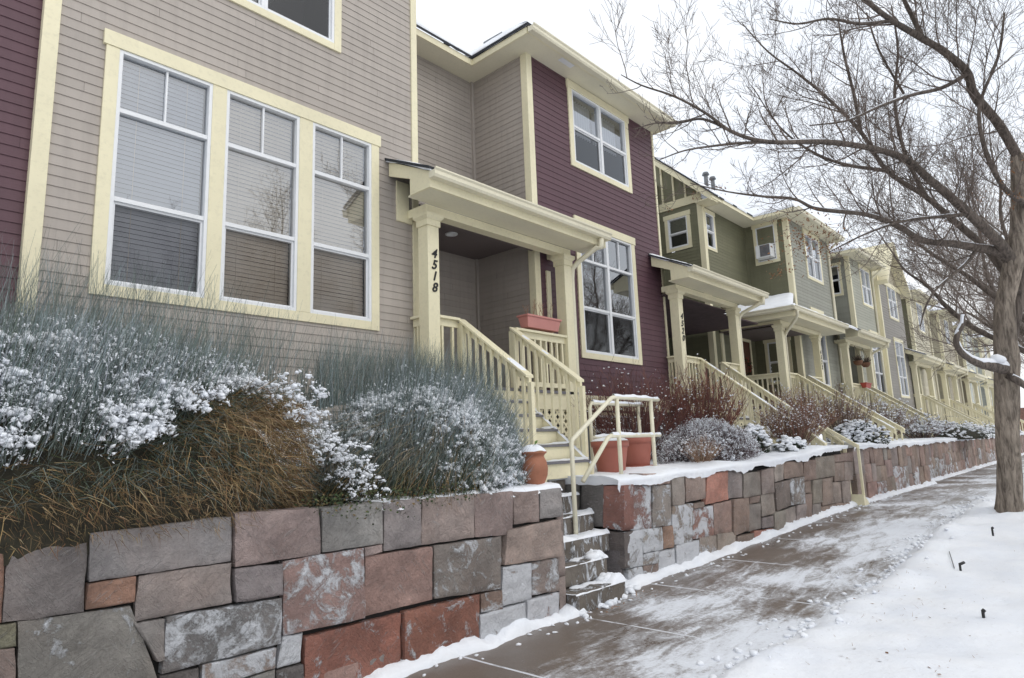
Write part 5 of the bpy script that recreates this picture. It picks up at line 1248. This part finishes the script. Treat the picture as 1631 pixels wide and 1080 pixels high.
# ------------------------------------------------------------------ twiggy bushes
def bush(root, c, R, H, nst, cols, r0=.006, spread=.9, sub=5, snow=.4, ss=.012, zb=None, seed=0, name='twigs', ysq=.75, up=1.0):
    mb = MB(); sn = MB(); cx, cy, cz = c
    for i in range(nst):
        a = U(0, 6.28); rr = R*math.sqrt(rnd()); tx, ty = cx+math.cos(a)*rr, cy+math.sin(a)*rr*ysq; hz = H*U(.62, 1.03)*math.sqrt(max(.12, 1-.75*(rr/R)**2))
        b = V((cx+math.cos(a)*rr*.25, cy+math.sin(a)*rr*.2, cz)); e = V((tx, ty, cz+hz)); mid = b.lerp(e, .45)+V((0, 0, H*.08))+V((U(-.06, .06), U(-.06, .06), 0)); mb.col = (*jit(random.choice(cols), .25), 1)
        pts = []; 
        for t in (0, .2, .4, .6, .8, 1.0): pts.append(b*(1-t)**2+mid*2*t*(1-t)+e*t*t+V((U(-.02, .02), U(-.02, .02), U(-.01, .01))))
        mb.tube(pts, [r0, r0*.9, r0*.75, r0*.6, r0*.45, r0*.3], 4, cap=False)
        for k in range(sub):
            t = U(.3, .98); p = b*(1-t)**2+mid*2*t*(1-t)+e*t*t; d = ((e-b).normalized()*up+V((U(-1, 1), U(-1, 1), U(-.2, .9)))*spread).normalized(); ln = U(.10, .30)*H; mb.col = (*jit(random.choice(cols), .25), 1)
            q = p+d*ln*.5+V((0, 0, ln*.06)); q2 = q+(d+V((U(-.4, .4), U(-.4, .4), .3))).normalized()*ln*.5; mb.tube([p, q, q2], [r0*.5, r0*.4, r0*.25], 3, cap=False)
            for j in range(2):
                s_ = q.lerp(p, rnd()*.7); d2 = (d+V((U(-1, 1), U(-1, 1), U(-.4, 1)))).normalized(); mb.tube([s_, s_+d2*ln*.4], [r0*.35, r0*.2], 3, cap=False)
                if rnd() < snow: s = ss*U(.5, 1.5); blob(sn, s_+d2*ln*.3+V((0, 0, s*.5)), s*1.2, s, s*.8)
            if rnd() < snow: s = ss*U(.5, 1.6); blob(sn, q2, s*1.2, s, s*.8)
    o = mb.build(name, BLADE, root)
    if sn.v: sn.build('snow', SNOW, root, smooth=True)
    return o
REDT = [(.15, .052, .044), (.11, .04, .037), (.19, .085, .065), (.10, .045, .038)]; BRT = [(.16, .085, .06), (.20, .12, .085), (.11, .06, .045), (.24, .16, .12)]; RBT = [(.20, .075, .045), (.15, .07, .05), (.25, .11, .07)]; GBT = [(.13, .105, .095), (.19, .16, .145), (.09, .07, .065)]
root = thing('shrub', (9.2, 5.7, 1.35), 'dark red twigged dogwood bush against the purple wall', 'shrub'); bush(root, (9.35, 5.8, 1.35), 1.35, 1.5, 150, REDT, .006, .75, 6, .07, .010)
root = thing('shrub', (11.0, 5.4, 1.38), 'taller red brown bush with thick stems fanning up before the 4520 porch', 'shrub'); bush(root, (10.7, 5.35, 1.36), 1.05, 1.55, 95, REDT[:2]+RBT+BRT[:1], .009, .75, 8, .14, .011)
root = thing('shrub', (9.9, 4.85, 1.3), 'low rounded shrub thickly frosted with snow above the curved wall', 'shrub'); 
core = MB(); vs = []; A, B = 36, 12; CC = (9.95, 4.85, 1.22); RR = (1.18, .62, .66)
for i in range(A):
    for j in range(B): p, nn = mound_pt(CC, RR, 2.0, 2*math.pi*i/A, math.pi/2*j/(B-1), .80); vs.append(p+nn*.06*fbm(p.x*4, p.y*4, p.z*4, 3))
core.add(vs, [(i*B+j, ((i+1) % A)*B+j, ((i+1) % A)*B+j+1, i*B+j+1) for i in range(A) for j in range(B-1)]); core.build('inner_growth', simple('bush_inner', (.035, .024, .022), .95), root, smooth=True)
mb = MB(); sn = MB()
for i in range(9000):
    a = U(0, 2*math.pi); el = math.asin(rnd()); p, nn = mound_pt(CC, RR, 2.0, a, el, U(.80, 1.0)*(1+.12*fbm(math.cos(a)*3, math.sin(a)*3, el*2, 3))); d = (nn*U(.5, 1)+V((U(-.8, .8), U(-.8, .8), U(-.2, .9)))).normalized()
    ribbon(mb, p, d, U(.05, .16), U(.0022, .004), jit(random.choice([(.08, .05, .05), (.12, .07, .065), (.17, .11, .10), (.42, .41, .43), (.26, .23, .24)]), .2), 0, 2)
    f = fbm(p.x*2.6, p.y*2.6, p.z*2.6, 3); low = (p.z-CC[2])/RR[2]
    if rnd() < (.85 if f > -.15 else .22)*(.35+.95*low): s = U(.010, .024); q = p+d*U(.02, .12); [flake(sn, q+V((random.gauss(0, s), random.gauss(0, s), random.gauss(0, s))), s*U(.5, 1.0)) for w_ in range(3)]
for i in range(60):
    a = U(-3.1, -.05); el = math.asin(U(.2, .95)); p, nn = mound_pt(CC, RR, 2.0, a, el, 1.0); cluster(sn, p, U(.03, .07), U(.012, .024), 10)
mb.build('twigs', BLADE, root); sn.build('snow', SNOW, root, smooth=True)
root = thing('grass_tuft', (8.9, 4.45, 1.3), 'small tan dried grass tuft at the left foot of the frosted shrub', 'plant'); bush(root, (8.95, 4.5, 1.28), .42, .42, 120, [(.30, .19, .12), (.22, .12, .08), (.36, .26, .18)], .0032, 1.1, 3, .2, .010)
def evergreen(root, c, R, H, n=900, cols=((.02, .035, .02), (.03, .05, .028), (.05, .06, .03)), snow=.5):
    mb = MB(); sn = MB(); CCe = (c[0], c[1], c[2]-.05); RRe = (R, R*.75, H)
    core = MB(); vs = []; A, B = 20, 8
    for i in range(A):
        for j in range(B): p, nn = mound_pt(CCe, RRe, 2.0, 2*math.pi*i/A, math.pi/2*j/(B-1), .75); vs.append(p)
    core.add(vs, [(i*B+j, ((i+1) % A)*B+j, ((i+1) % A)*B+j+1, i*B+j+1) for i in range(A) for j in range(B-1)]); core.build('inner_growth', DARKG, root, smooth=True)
    for i in range(n):
        a = U(0, 6.28); el = math.asin(rnd()); k = 1+.22*fbm(math.cos(a)*2+c[0], math.sin(a)*2, el*2, 2); p, nn = mound_pt(CCe, RRe, 2.0, a, el, U(.8, 1.0)*k); mb.col = (*jit(random.choice(cols), .3), 1)
        d = (nn+V((U(-.6, .6), U(-.6, .6), U(-.3, .6)))).normalized(); s = U(.025, .05); w_ = d.orthogonal().normalized()*s*.28; w_ = Matrix.Rotation(U(0, 6.28), 3, d) @ w_; mb.face([p, p+d*s*.5+w_, p+d*s, p+d*s*.5-w_])
        if rnd() < snow*(.25+nn.z*.9) and fbm(p.x*4, p.y*4, p.z*4, 2) > -.15: q = U(.015, .045); blob(sn, p+d*.03+V((0, 0, .01)), q*U(1, 1.5), q*U(1, 1.4), q*.6, hi=q > .03, j=.35)
    mb.build('foliage', BLADE, root); sn.build('snow', SNOW, root, smooth=True)
evergreen(thing('shrub', (11.3, 4.55, 1.38), 'small dark evergreen with snow right of the frosted shrub', 'shrub'), (11.35, 4.75, 1.4), .40, .48, 1300)
evergreen(thing('shrub', (12.0, 4.35, 1.42), 'tiny snow covered evergreen directly under the brown twiggy bush', 'shrub'), (11.9, 4.28, 1.42), .34, .22, 700)
root = thing('shrub', (12.6, 4.4, 1.42), 'brown twiggy bush in front of the 4520 stair railing', 'shrub'); bush(root, (12.55, 4.42, 1.42), .85, .95, 170, BRT+RBT[:1], .0055, .95, 6, .22, .010)
root = thing('shrub', (15.2, 5.3, 1.42), 'orange brown bush below the railing of the olive corner porch', 'shrub'); bush(root, (15.2, 5.3, 1.42), 1.2, 1.35, 150, RBT+BRT, .006, .95, 6, .22, .012)
root = thing('shrub', (17.3, 4.9, 1.42), 'tall thin twigged bush in front of the corner porch stairs', 'shrub'); bush(root, (17.0, 4.9, 1.42), 1.05, 1.45, 95, BRT+GBT[:1], .007, .7, 6, .2, .012)
evergreen(thing('shrub', (16.3, 4.4, 1.42), 'dark green evergreen mound with snow beside the corner porch stairs', 'shrub'), (16.2, 4.35, 1.43), .80, .52, 2200)
root = thing('shrub', (20.5, 4.7, 1.42), 'brownish bush between the two far stair railings', 'shrub'); bush(root, (21.3, 5.1, 1.42), 1.4, 1.25, 150, GBT+BRT, .007, .95, 6, .3, .02)
root = thing('shrub', (25, 4.6, 1.42), 'grey brown low bush right of the far snowy stair rail', 'shrub'); bush(root, (24.3, 4.6, 1.42), 1.3, .75, 120, GBT+BRT[:1], .007, 1.1, 6, .4, .025)
evergreen(thing('shrub', (27, 4.6, 1.42), 'spreading grey green juniper with snow behind the far wall', 'shrub'), (26.6, 4.45, 1.42), 2.3, .55, 2600, ((.07, .11, .08), (.11, .15, .12), (.05, .075, .05)), .45)
for i, (X, lb) in enumerate(((30.5, 'snowy bush behind the far wall, left of the trunk'), (39, 'dark bush at the far end visible right of the trunk'), (46, 'farthest snowy bush by the end of the wall'))):
    evergreen(thing('shrub', (X, 4.8, 1.42), lb, 'shrub'), (X, 4.8, 1.42), 1.2, .6, 900)

# ------------------------------------------------------------------ bare street trees
def grow(mb, sn, p, d, ln, r, lev, up=.12, maxlev=3, wig=.22, side=True):
    nseg = {0: 9, 1: 7, 2: 5, 3: 4, 4: 2}[lev]; pts = [V(p)]; rad = [r]; dd = V(d).normalized(); kids = []
    for i in range(nseg):
        dd = (dd+V((U(-wig, wig), U(-wig, wig), U(-wig, wig)))+V((0, 0, up))).normalized(); pts.append(pts[-1]+dd*ln/nseg); rad.append(max(.0022, r*(1-.72*(i+1)/nseg)))
    mb.tube(pts, rad, 6 if lev == 0 else (4 if lev == 1 else 3), cap=False)
    if lev < maxlev:
        cnt = {0: 15, 1: 17, 2: 8, 3: 3}[lev]; cnt = max(2, int(cnt*min(1.3, ln/({0: 3, 1: 1.3, 2: .55, 3: .2}[lev]))))
        for k in range(cnt):
            t = U(.12, 1.0); f = t*nseg; i = min(nseg-1, int(f)); q = pts[i].lerp(pts[i+1], f-i); ax = (pts[i+1]-pts[i]).normalized()
            s = ax.orthogonal().normalized(); s = Matrix.Rotation(U(0, 6.28), 3, ax) @ s; nd = (ax*U(.45, .9)+s*U(.6, 1.0)+V((0, 0, .12))).normalized()
            grow(mb, sn, q, nd, ln*U(.30, .66)*(1.1-.45*t), max(.0026, rad[i]*U(.35, .55)), lev+1, up, maxlev, wig)
def limb_from(tr, mb, sn, pts, rad, lev1=1.25, dens=3.2, snowy=True, maxlev=3, k=9, rr=.012, f0=.12):
    # smooth the traced course
    P = [V(p) for p in pts]; S = []; RR_ = []
    for i in range(len(P)-1):
        p0 = P[max(0, i-1)]; p1 = P[i]; p2 = P[i+1]; p3 = P[min(len(P)-1, i+2)]
        for j in range(5):
            t = j/5; S.append(.5*((2*p1)+(p2-p0)*t+(2*p0-5*p1+4*p2-p3)*t*t+(3*p1-p0-3*p2+p3)*t**3)); RR_.append(rad[i]+(rad[i+1]-rad[i])*t)
    S.append(P[-1]); RR_.append(rad[-1]); tr.tube(S, [r*(1+.10*fbm(i*.9, 2, r*9, 2)) for i, r in enumerate(RR_)], k)
    L_ = 0; tot = sum((S[i+1]-S[i]).length for i in range(len(S)-1)); nxt = f0*tot
    for i in range(len(S)-1):
        seg = (S[i+1]-S[i]); L_ += seg.length
        if snowy and RR_[i] > .012:
            flat = 1-abs(seg.normalized().z)
            if flat > .35 and fbm(S[i].x*2, S[i].y*2+S[i].z*2, 3, 2) > -.12:
                u = V((0, 0, 1)); nx = seg.cross(u).normalized(); hh = RR_[i]*.35+.006; a_, b_ = S[i]+u*RR_[i]*.80, S[i+1]+u*RR_[i+1]*.80; w1_, w2_ = RR_[i]*.62, RR_[i+1]*.62
                vs = []
                for q, w_ in ((a_, w1_), (b_, w2_)):
                    for f in (-1, -.5, 0, .5, 1): vs.append(q+nx*w_*f+u*(hh*math.sqrt(1-.97*f*f)-w_*.25*abs(f)))
                sn.add(vs, [(j, 5+j, 6+j, j+1) for j in range(4)]+[(0, 1, 2, 3, 4), (9, 8, 7, 6, 5)])
        while L_ > nxt:
            ax = seg.normalized(); s = ax.orthogonal().normalized(); s = Matrix.Rotation(U(0, 6.28), 3, ax) @ s; nd = (ax*U(.5, .95)+s*U(.5, .95)+V((0, 0, .10))).normalized()
            grow(mb, sn, S[i], nd, lev1*U(.45, 1.15)*(1.05-.5*L_/tot), max(.006, min(rr, RR_[i]*.5)), 1, .09, maxlev); nxt += 1/dens*U(.6, 1.4)
def D(px, py, d): return dep(px, py, d)
root = thing('tree', (11.8, 1.27, .4), 'large bare street tree with snow on its crooked limbs, nearest the camera at right', 'tree')
tr = MB(); mb = MB(); sn = MB(); lm = MB()
DT = 9.3
trunk = [D(1609, 826, DT), D(1608, 790, DT), D(1607, 740, DT), D(1605, 680, DT), D(1604, 620, DT), D(1604, 575, DT), D(1600, 530, DT), D(1601, 480, DT), D(1609, 440, DT), D(1617, 405, DT), D(1622, 360, DT), D(1622, 300, DT), D(1620, 235, DT)]
rt = [.185, .152, .142, .138, .142, .156, .132, .112, .12, .115, .095, .085, .075]
S_ = []; RS = []
for i in range(len(trunk)-1):
    for j in range(6): t = j/6; S_.append(trunk[i].lerp(trunk[i+1], t)); RS.append(rt[i]+(rt[i+1]-rt[i])*t)
b0 = len(tr.v); tr.tube(S_, RS, 28)
for vi in range(b0, len(tr.v)):
    x, y, z = tr.v[vi]; c = min(range(len(S_)), key=lambda i: abs(S_[i].z-z)); o = V((x, y, 0))-V((S_[c].x, S_[c].y, 0)); a = math.atan2(o.y, o.x); k = .018*fbm(math.cos(a)*3+1, math.sin(a)*3, z*1.5, 4)+.010*math.sin(a*9+z*1.5+3*fbm(a, z, 1, 2)); o = o.normalized()*k; tr.v[vi] = (x+o.x, y+o.y, z)
tr.build('trunk', BARK, root, smooth=True)
# second stem rising behind to the right edge
lm.tube([D(1604, 560, DT+.1), D(1615, 500, DT+.15), D(1628, 430, DT+.2), D(1640, 340, DT+.3), D(1650, 240, DT+.3)], [.10, .10, .09, .08, .07], 16)
lim = [
 ([(1616,420,9.3),(1590,385,9.2),(1544,341,9.1),(1500,302,9.0),(1478,284,8.9),(1445,255,8.8),(1392,237,8.7),(1314,226,8.5),(1223,226,8.3),(1166,210,8.2),(1125,181,8.1),(1075,154,8.0),(1022,136,7.9),(989,119,7.8)],[.078,.07,.062,.056,.052,.046,.040,.034,.027,.022,.017,.013,.009,.005],1.5,5.4),
 ([(1621,250,9.3),(1590,197,9.2),(1552,152,9.1),(1540,115,9.0),(1503,82,8.9),(1470,62,8.8),(1421,33,8.6),(1388,8,8.5),(1360,-20,8.4),(1330,-60,8.3)],[.066,.06,.056,.052,.047,.042,.036,.03,.024,.018],1.6,4.6),
 ([(1618,428,9.3),(1590,402,9.3),(1557,395,9.3),(1515,388,9.2),(1470,383,9.2),(1433,362,9.1),(1380,342,9.0),(1302,333,8.9),(1265,317,8.8),(1215,313,8.7),(1157,305,8.6),(1100,292,8.5)],[.07,.064,.056,.05,.044,.038,.03,.024,.018,.014,.010,.006],1.25,5.4),
 ([(1557,396,9.3),(1540,418,9.2),(1515,440,9.1),(1490,462,9.0),(1474,490,8.9),(1466,520,8.9)],[.03,.026,.02,.016,.012,.007],.6,3.0),
 ([(1540,118,9.0),(1500,140,8.9),(1450,152,8.8),(1400,170,8.6),(1350,192,8.5),(1290,200,8.4)],[.03,.026,.022,.018,.013,.008],1.0,4.0),
 ([(1166,210,8.2),(1120,190,8.15),(1080,196,8.1),(1045,196,8.0),(1010,206,7.9)],[.018,.015,.012,.009,.005],.7,5.0),
 ([(1223,226,8.3),(1180,228,8.25),(1140,232,8.2),(1090,240,8.1),(1050,255,8.0)],[.022,.018,.014,.010,.005],.8,5.0),
 ([(1470,62,8.8),(1455,30,8.8),(1440,0,8.7),(1425,-40,8.7)],[.035,.03,.024,.018],1.0,3.5),
 ([(1440,150,9.3),(1400,80,9.3),(1380,20,9.3)],[.018,.014,.01],.9,4.5),
 ([(1421,33,8.6),(1370,38,8.5),(1320,30,8.4),(1270,38,8.3),(1225,30,8.2)],[.025,.02,.016,.012,.007],1.0,4.6),
 ([(1622,470,9.4),(1577,403,9.6),(1520,352,9.7),(1474,313,9.8),(1413,272,9.9),(1371,210,10.0),(1322,160,10.0),(1273,119,10.0),(1223,82,10.0),(1182,37,10.0)],[.055,.05,.044,.038,.033,.028,.022,.017,.012,.007],1.5,5.4),
 ([(1413,272,9.9),(1345,262,9.9),(1290,240,9.9),(1240,200,9.9),(1200,140,9.9)],[.03,.024,.018,.012,.006],1.2,5.0),
 ([(1371,210,10.0),(1360,150,10.0),(1345,90,10.0),(1335,30,10.0)],[.03,.024,.018,.01],1.1,5.0),
 ([(1474,313,9.8),(1440,240,9.8),(1425,160,9.8),(1430,80,9.8),(1420,10,9.8)],[.035,.028,.022,.016,.01],1.2,5.0),
 ([(1544,341,9.1),(1500,345,9.0),(1440,352,8.9),(1380,372,8.8),(1320,402,8.8)],[.03,.024,.018,.012,.006],1.0,5.0),
 ([(1640,330,9.2),(1600,300,9.0),(1570,240,8.8),(1560,170,8.7),(1590,90,8.6),(1600,20,8.5)],[.04,.034,.028,.022,.018,.012],1.2,4.0),
]
for pts, rad, l1, dn in lim: limb_from(lm, mb, sn, [D(*q) for q in pts], rad, l1, dn)
lm.build('limb', LIMB, root, smooth=True)
# crooked snow-laden limb low on the trunk
lb = MB(); pts = [D(*q) for q in [(1603,588,9.25),(1580,583,9.1),(1562,580,9.0),(1545,572,8.95),(1530,560,8.9),(1523,545,8.9),(1526,530,8.9),(1533,517,8.9),(1534,500,8.95)]]; rr_ = [.085,.075,.052,.046,.042,.038,.034,.03,.026]
dm = MB(); limb_from(lb, mb, dm, pts, rr_, .5, 1.6, False, f0=.7); lb.build('limb', LIMB, root, smooth=True)
S2 = [p+V((0, 0, r*.62)) for p, r in zip(pts, rr_)]; SS = []; R_ = []
for i in range(len(S2)-1):
    for j in range(5): t = j/5; SS.append(S2[i].lerp(S2[i+1], t)+V((0, 0, .008*fbm(i+t, 2, 2, 2)))); R_.append((rr_[i]+(rr_[i+1]-rr_[i])*t)*(.92+.16*fbm((i+t)*1.3, 5, 5, 2)))
sn.tube(SS, R_, 10); blob(sn, D(1590, 572, 9.1), .10, .09, .07, hi=True, j=.3)
limb_from(MB(), mb, MB(), [D(*q) for q in [(1604,600,9.2),(1620,606,9.1),(1640,620,9.0)]], [.05, .045, .04], .4, 1)
mb2 = MB(); mb2.tube([D(1606, 598, 9.2), D(1620, 606, 9.1), D(1645, 622, 9.0)], [.055, .048, .04], 10); mb2.build('limb', LIMB, root, smooth=True); sn.tube([D(1612, 598, 9.15), D(1625, 605, 9.1), D(1645, 617, 9.0)], [.03, .034, .03], 8)
mb.build('twigs', TWIG, root); sn.build('snow', SNOW, root, smooth=True)
# old leaves still hanging in clumps
mb = MB()
for (cx, cy, s_, n_) in ((1272, 385, .30, 260), (1305, 375, .26, 160), (1150, 298, .06, 26), (1240, 433, .10, 40), (1105, 312, .04, 14), (1068, 333, .03, 8), (1322, 395, .2, 80), (1600, 300, .4, 90)):
    c = D(cx, cy, 8.7)
    for i in range(n_):
        p = c+V((random.gauss(0, s_), random.gauss(0, s_*.6), random.gauss(0, s_*.55))); a = V((U(-1, 1), U(-1, 1), U(-1, 1))).normalized()*U(.012, .028); b = a.orthogonal()*.45; mb.face([p-a, p+b, p+a, p-b])
mb.build('leaves', LEAFB, root)

# trees standing farther along the strip, one grown then copied
def make_tree(seed, h=8.0):
    random.seed(seed); root = thing('tree', (0, 0, 0), 'x', 'tree', 'bare trees farther along the street')
    tr = MB(); tw = MB(); sn = MB(); lm = MB(); tr.tube([(0, 0, -.2), (.02, 0, .4), (.05, .02, 1.2), (0, .04, 2.2), (.03, 0, 2.9)], [.2, .16, .15, .145, .13], 14)
    tr.build('trunk', BARK, root, smooth=True)
    for i in range(6):
        a = i*.9+U(-.3, .3); d = V((math.cos(a), math.sin(a), U(.6, 1.5))).normalized(); p = V((0, 0, U(2.0, 2.9))); pts = [p]; 
        ln = U(3.6, 5.2)
        for k in range(7): d = (d+V((U(-.22, .22), U(-.22, .22), U(-.05, .18)))).normalized(); pts.append(pts[-1]+d*ln/7)
        limb_from(lm, tw, sn, pts, [.06, .052, .044, .036, .028, .021, .014, .007], 1.6, 4.8, True, 3, 7, .016)
    lm.build('limb', LIMB, root, smooth=True); tw.build('twigs', TWIG2, root); sn.build('snow', SNOW, root, smooth=True)
    return root
t0 = make_tree(21)
def copy_tree(o, parent=None):
    c = o.copy(); COL.objects.link(c); c.parent = parent
    for ch in list(o.children): copy_tree(ch, c)
    return c
spots = [((16.6, 0.85), 0.4, 1.2, 'bare tree just behind the big trunk, second along the strip'), ((23.0, 1.25), 2.1, 1.3, 'bare tree with pale bark, third along the strip'), ((31, 1.3), 4.0, 1.3, 'bare tree farther down the street, fourth along the strip'), ((45, 1.0), 5.2, 1.1, 'small looking bare tree at the end of the street'),
         ((10.0, -8.0), 1.0, 1.6, 'bare tree across the street seen mirrored in the big windows'), ((16.5, -8.5), 3.0, 1.6, 'bare tree across the street seen mirrored in the purple wall windows')]
kids0 = list(t0.children)
for i, ((x, y), rz, s, lb_) in enumerate(spots):
    if i == 0: o = t0
    else:
        o = t0.copy(); COL.objects.link(o)
        for ch in kids0: c = ch.copy(); COL.objects.link(c); c.parent = o
    o.location = (x, y, g(x)+.02 if y > 0 else 0); o.rotation_euler = (0, 0, rz); o.scale = (s, s, s); o['label'] = lb_
random.seed(99)
# hazy far end of the street
root = thing('fence', (75, 7, 0), 'reddish brown building side closing the far end of the street', 'building')
mb = MB(); mb.box(76, 77, -4, 16, 0, 3.6); mb.build('wall', simple('red_brown_wall', (.20, .11, .085), .9), root); root.name = 'building'
mb = MB(); mb.add([(75.6, -4.5, 3.55), (75.6, 16.5, 3.55), (80, 16.5, 5.6), (80, -4.5, 5.6), (75.6, -4.5, 3.7), (75.6, 16.5, 3.7), (80, 16.5, 5.8), (80, -4.5, 5.8)], [(0, 1, 2, 3), (4, 7, 6, 5), (0, 4, 5, 1)]); mb.build('roof', SNOW, root)

mb = MB()
for i in range(420):
    x = U(3.6, 15)**1.0; d_ = abs(random.gauss(0, .16)); y = bank_edge(x)+U(-.05, .03)+(d_ if rnd() < .45 else -d_*.8); q = U(.006, .030)
    z = g(x)+.003 if y > bank_edge(x) else bankp(x, (bank_edge(x)-y)/6.2)[2]
    blob(mb, (x, y, z+q*.2), q*U(.9, 1.5), q, q*.75, hi=q > .02, j=.4)
tag(mb.build('snow_crumbs', SNOW, smooth=True), 'loose crumbs of shovelled snow along the edge of the bank', 'snow', kind='stuff')
# ------------------------------------------------------------------ little things on the snow bank
def bankz(x, y): 
    e = bank_edge(x); return bankp(x, (e-y)/6.2)[2]
for i, (x, y, hgt, lb_) in enumerate(((9.0, 1.15, .09, 'black irrigation stub in the snow nearest the tree'), (6.6, 1.1, .11, 'bent black irrigation stub in the middle of the snow bank'), (5.05, .76, .10, 'black irrigation stub nearest the lower right corner'))):
    px = [(1581, 848), (1530, 908), (1567, 985)][i]; p = V((x, y, 0))
    for k in range(6): q = on(*px, 2, bankz(p.x, p.y)); p = q
    r = thing('pipe_stub', p, lb_, 'pipe', 'black stubs in the snow'); mb = MB(); mb.tube([p-V((0, 0, .04)), p+V((0, 0, hgt*.6))], .011, 8); mb.tube([p+V((0, 0, hgt*.5)), p+V((.01 if i != 1 else .05, -.01 if i != 1 else -.03, hgt*.62))], .014, 8); mb.build('stub', BLACK, r, smooth=True)
    if i == 1:
        mb = MB(); a = on(1520, 905, 2, p.z); b = on(1513, 886, 2, p.z+.02); mb.tube([a, b+V((0, 0, .05))], .004, 5); o = tag(mb.build('twig', BLACK), 'thin dark twig sticking out of the snow beside the bent stub', 'twig')
mb = MB()
for i in range(75):
    if rnd() < .6: px, py = random.gauss(1440, 55), random.gauss(940, 35)
    else: px, py = U(1300, 1631), U(860, 1075)
    p = on(px, py, 2, .2); 
    for k in range(4): p = on(px, py, 2, bankz(p.x, p.y)+.004)
    if p.y > bank_edge(p.x)-.1: continue
    a = V((U(-1, 1), U(-1, 1), U(-.15, .3))).normalized()*U(.006, .022); b = V((-a.y, a.x, .3*a.length))*U(.25, .5); mb.face([p-a, p+b*1.0, p+a, p-b])
for i in range(120):
    px, py = (random.gauss(1450, 50), random.gauss(935, 30)) if i < 50 else (U(1280, 1631), U(840, 1075)); p = on(px, py, 2, .2)
    for k in range(4): p = on(px, py, 2, bankz(p.x, p.y)+.002)
    if p.y > bank_edge(p.x)-.1: continue
    d = V((U(-1, 1), U(-1, 1), U(.05, .5))).normalized()*U(.012, .05); w_ = V((-d.y, d.x, 0)).normalized()*.0016; mb.face([p-w_, p+w_, p+d+w_*.4, p+d-w_*.4])
for i in range(60):
    x = U(5.3, 6.4); y = U(3.75, 4.0); p = V((x, y, g(x)+.03)); a = V((U(-1, 1), U(-1, 1), U(-.15, .3))).normalized()*U(.006, .02); b = V((-a.y, a.x, .3*a.length))*.4; mb.face([p-a, p+b, p+a, p-b])
tag(mb.build('fallen_leaves', LEAFB), 'scattered brown leaf crumbs on the snow bank', 'leaves', kind='stuff')
# ------------------------------------------------------------------ daylight: overcast
w = bpy.data.worlds.new('World'); scene.world = w; w.use_nodes = True; n = w.node_tree; bg = n.nodes['Background']
sky = n.nodes.new('ShaderNodeTexSky'); sky.sky_type = 'NISHITA'; sky.sun_disc = False; sky.sun_elevation = math.radians(38); sky.sun_rotation = math.radians(120); sky.dust_density = 3; sky.air_density = 1.2
tc = n.nodes.new('ShaderNodeTexCoord'); cl = n.nodes.new('ShaderNodeTexNoise'); cl.inputs['Scale'].default_value = 1.6; cl.inputs['Detail'].default_value = 4; cl.inputs['Roughness'].default_value = .5
mp = n.nodes.new('ShaderNodeMapping'); mp.inputs['Scale'].default_value = (1, 1, 2.2); n.links.new(tc.outputs['Generated'], mp.inputs[0]); n.links.new(mp.outputs[0], cl.inputs['Vector'])
cloud = ramp(n, cl.outputs['Fac'], [(.36, (7.7, 8.1, 8.7)), (.62, (9.0, 9.1, 9.2))])
mx = mixc(n, .90, sky.outputs[0], cloud)
n.links.new(mx, bg.inputs['Color']); bg.inputs['Strength'].default_value = .128
sl = bpy.data.lights.new('sun', 'SUN'); so_ = bpy.data.objects.new('sun', sl); COL.objects.link(so_)
sl.energy = .55; sl.angle = math.radians(25); sl.color = (1, .985, .96)
el, az = math.radians(45), math.radians(-75)      # soft light from the street side, behind the clouds
sd = V((math.cos(el)*math.cos(az), math.cos(el)*math.sin(az), math.sin(el)))
so_.rotation_euler = sd.to_track_quat('Z', 'Y').to_euler()
sky.sun_elevation = el; sky.sun_rotation = math.pi/2-az
scene.view_settings.view_transform = 'Standard'; scene.view_settings.look = 'None'; scene.view_settings.exposure = .12; scene.view_settings.gamma = 1
scene.render.engine = 'CYCLES'
scene.cycles.max_bounces = 6; scene.cycles.transparent_max_bounces = 12; scene.cycles.diffuse_bounces = 3; scene.cycles.glossy_bounces = 3
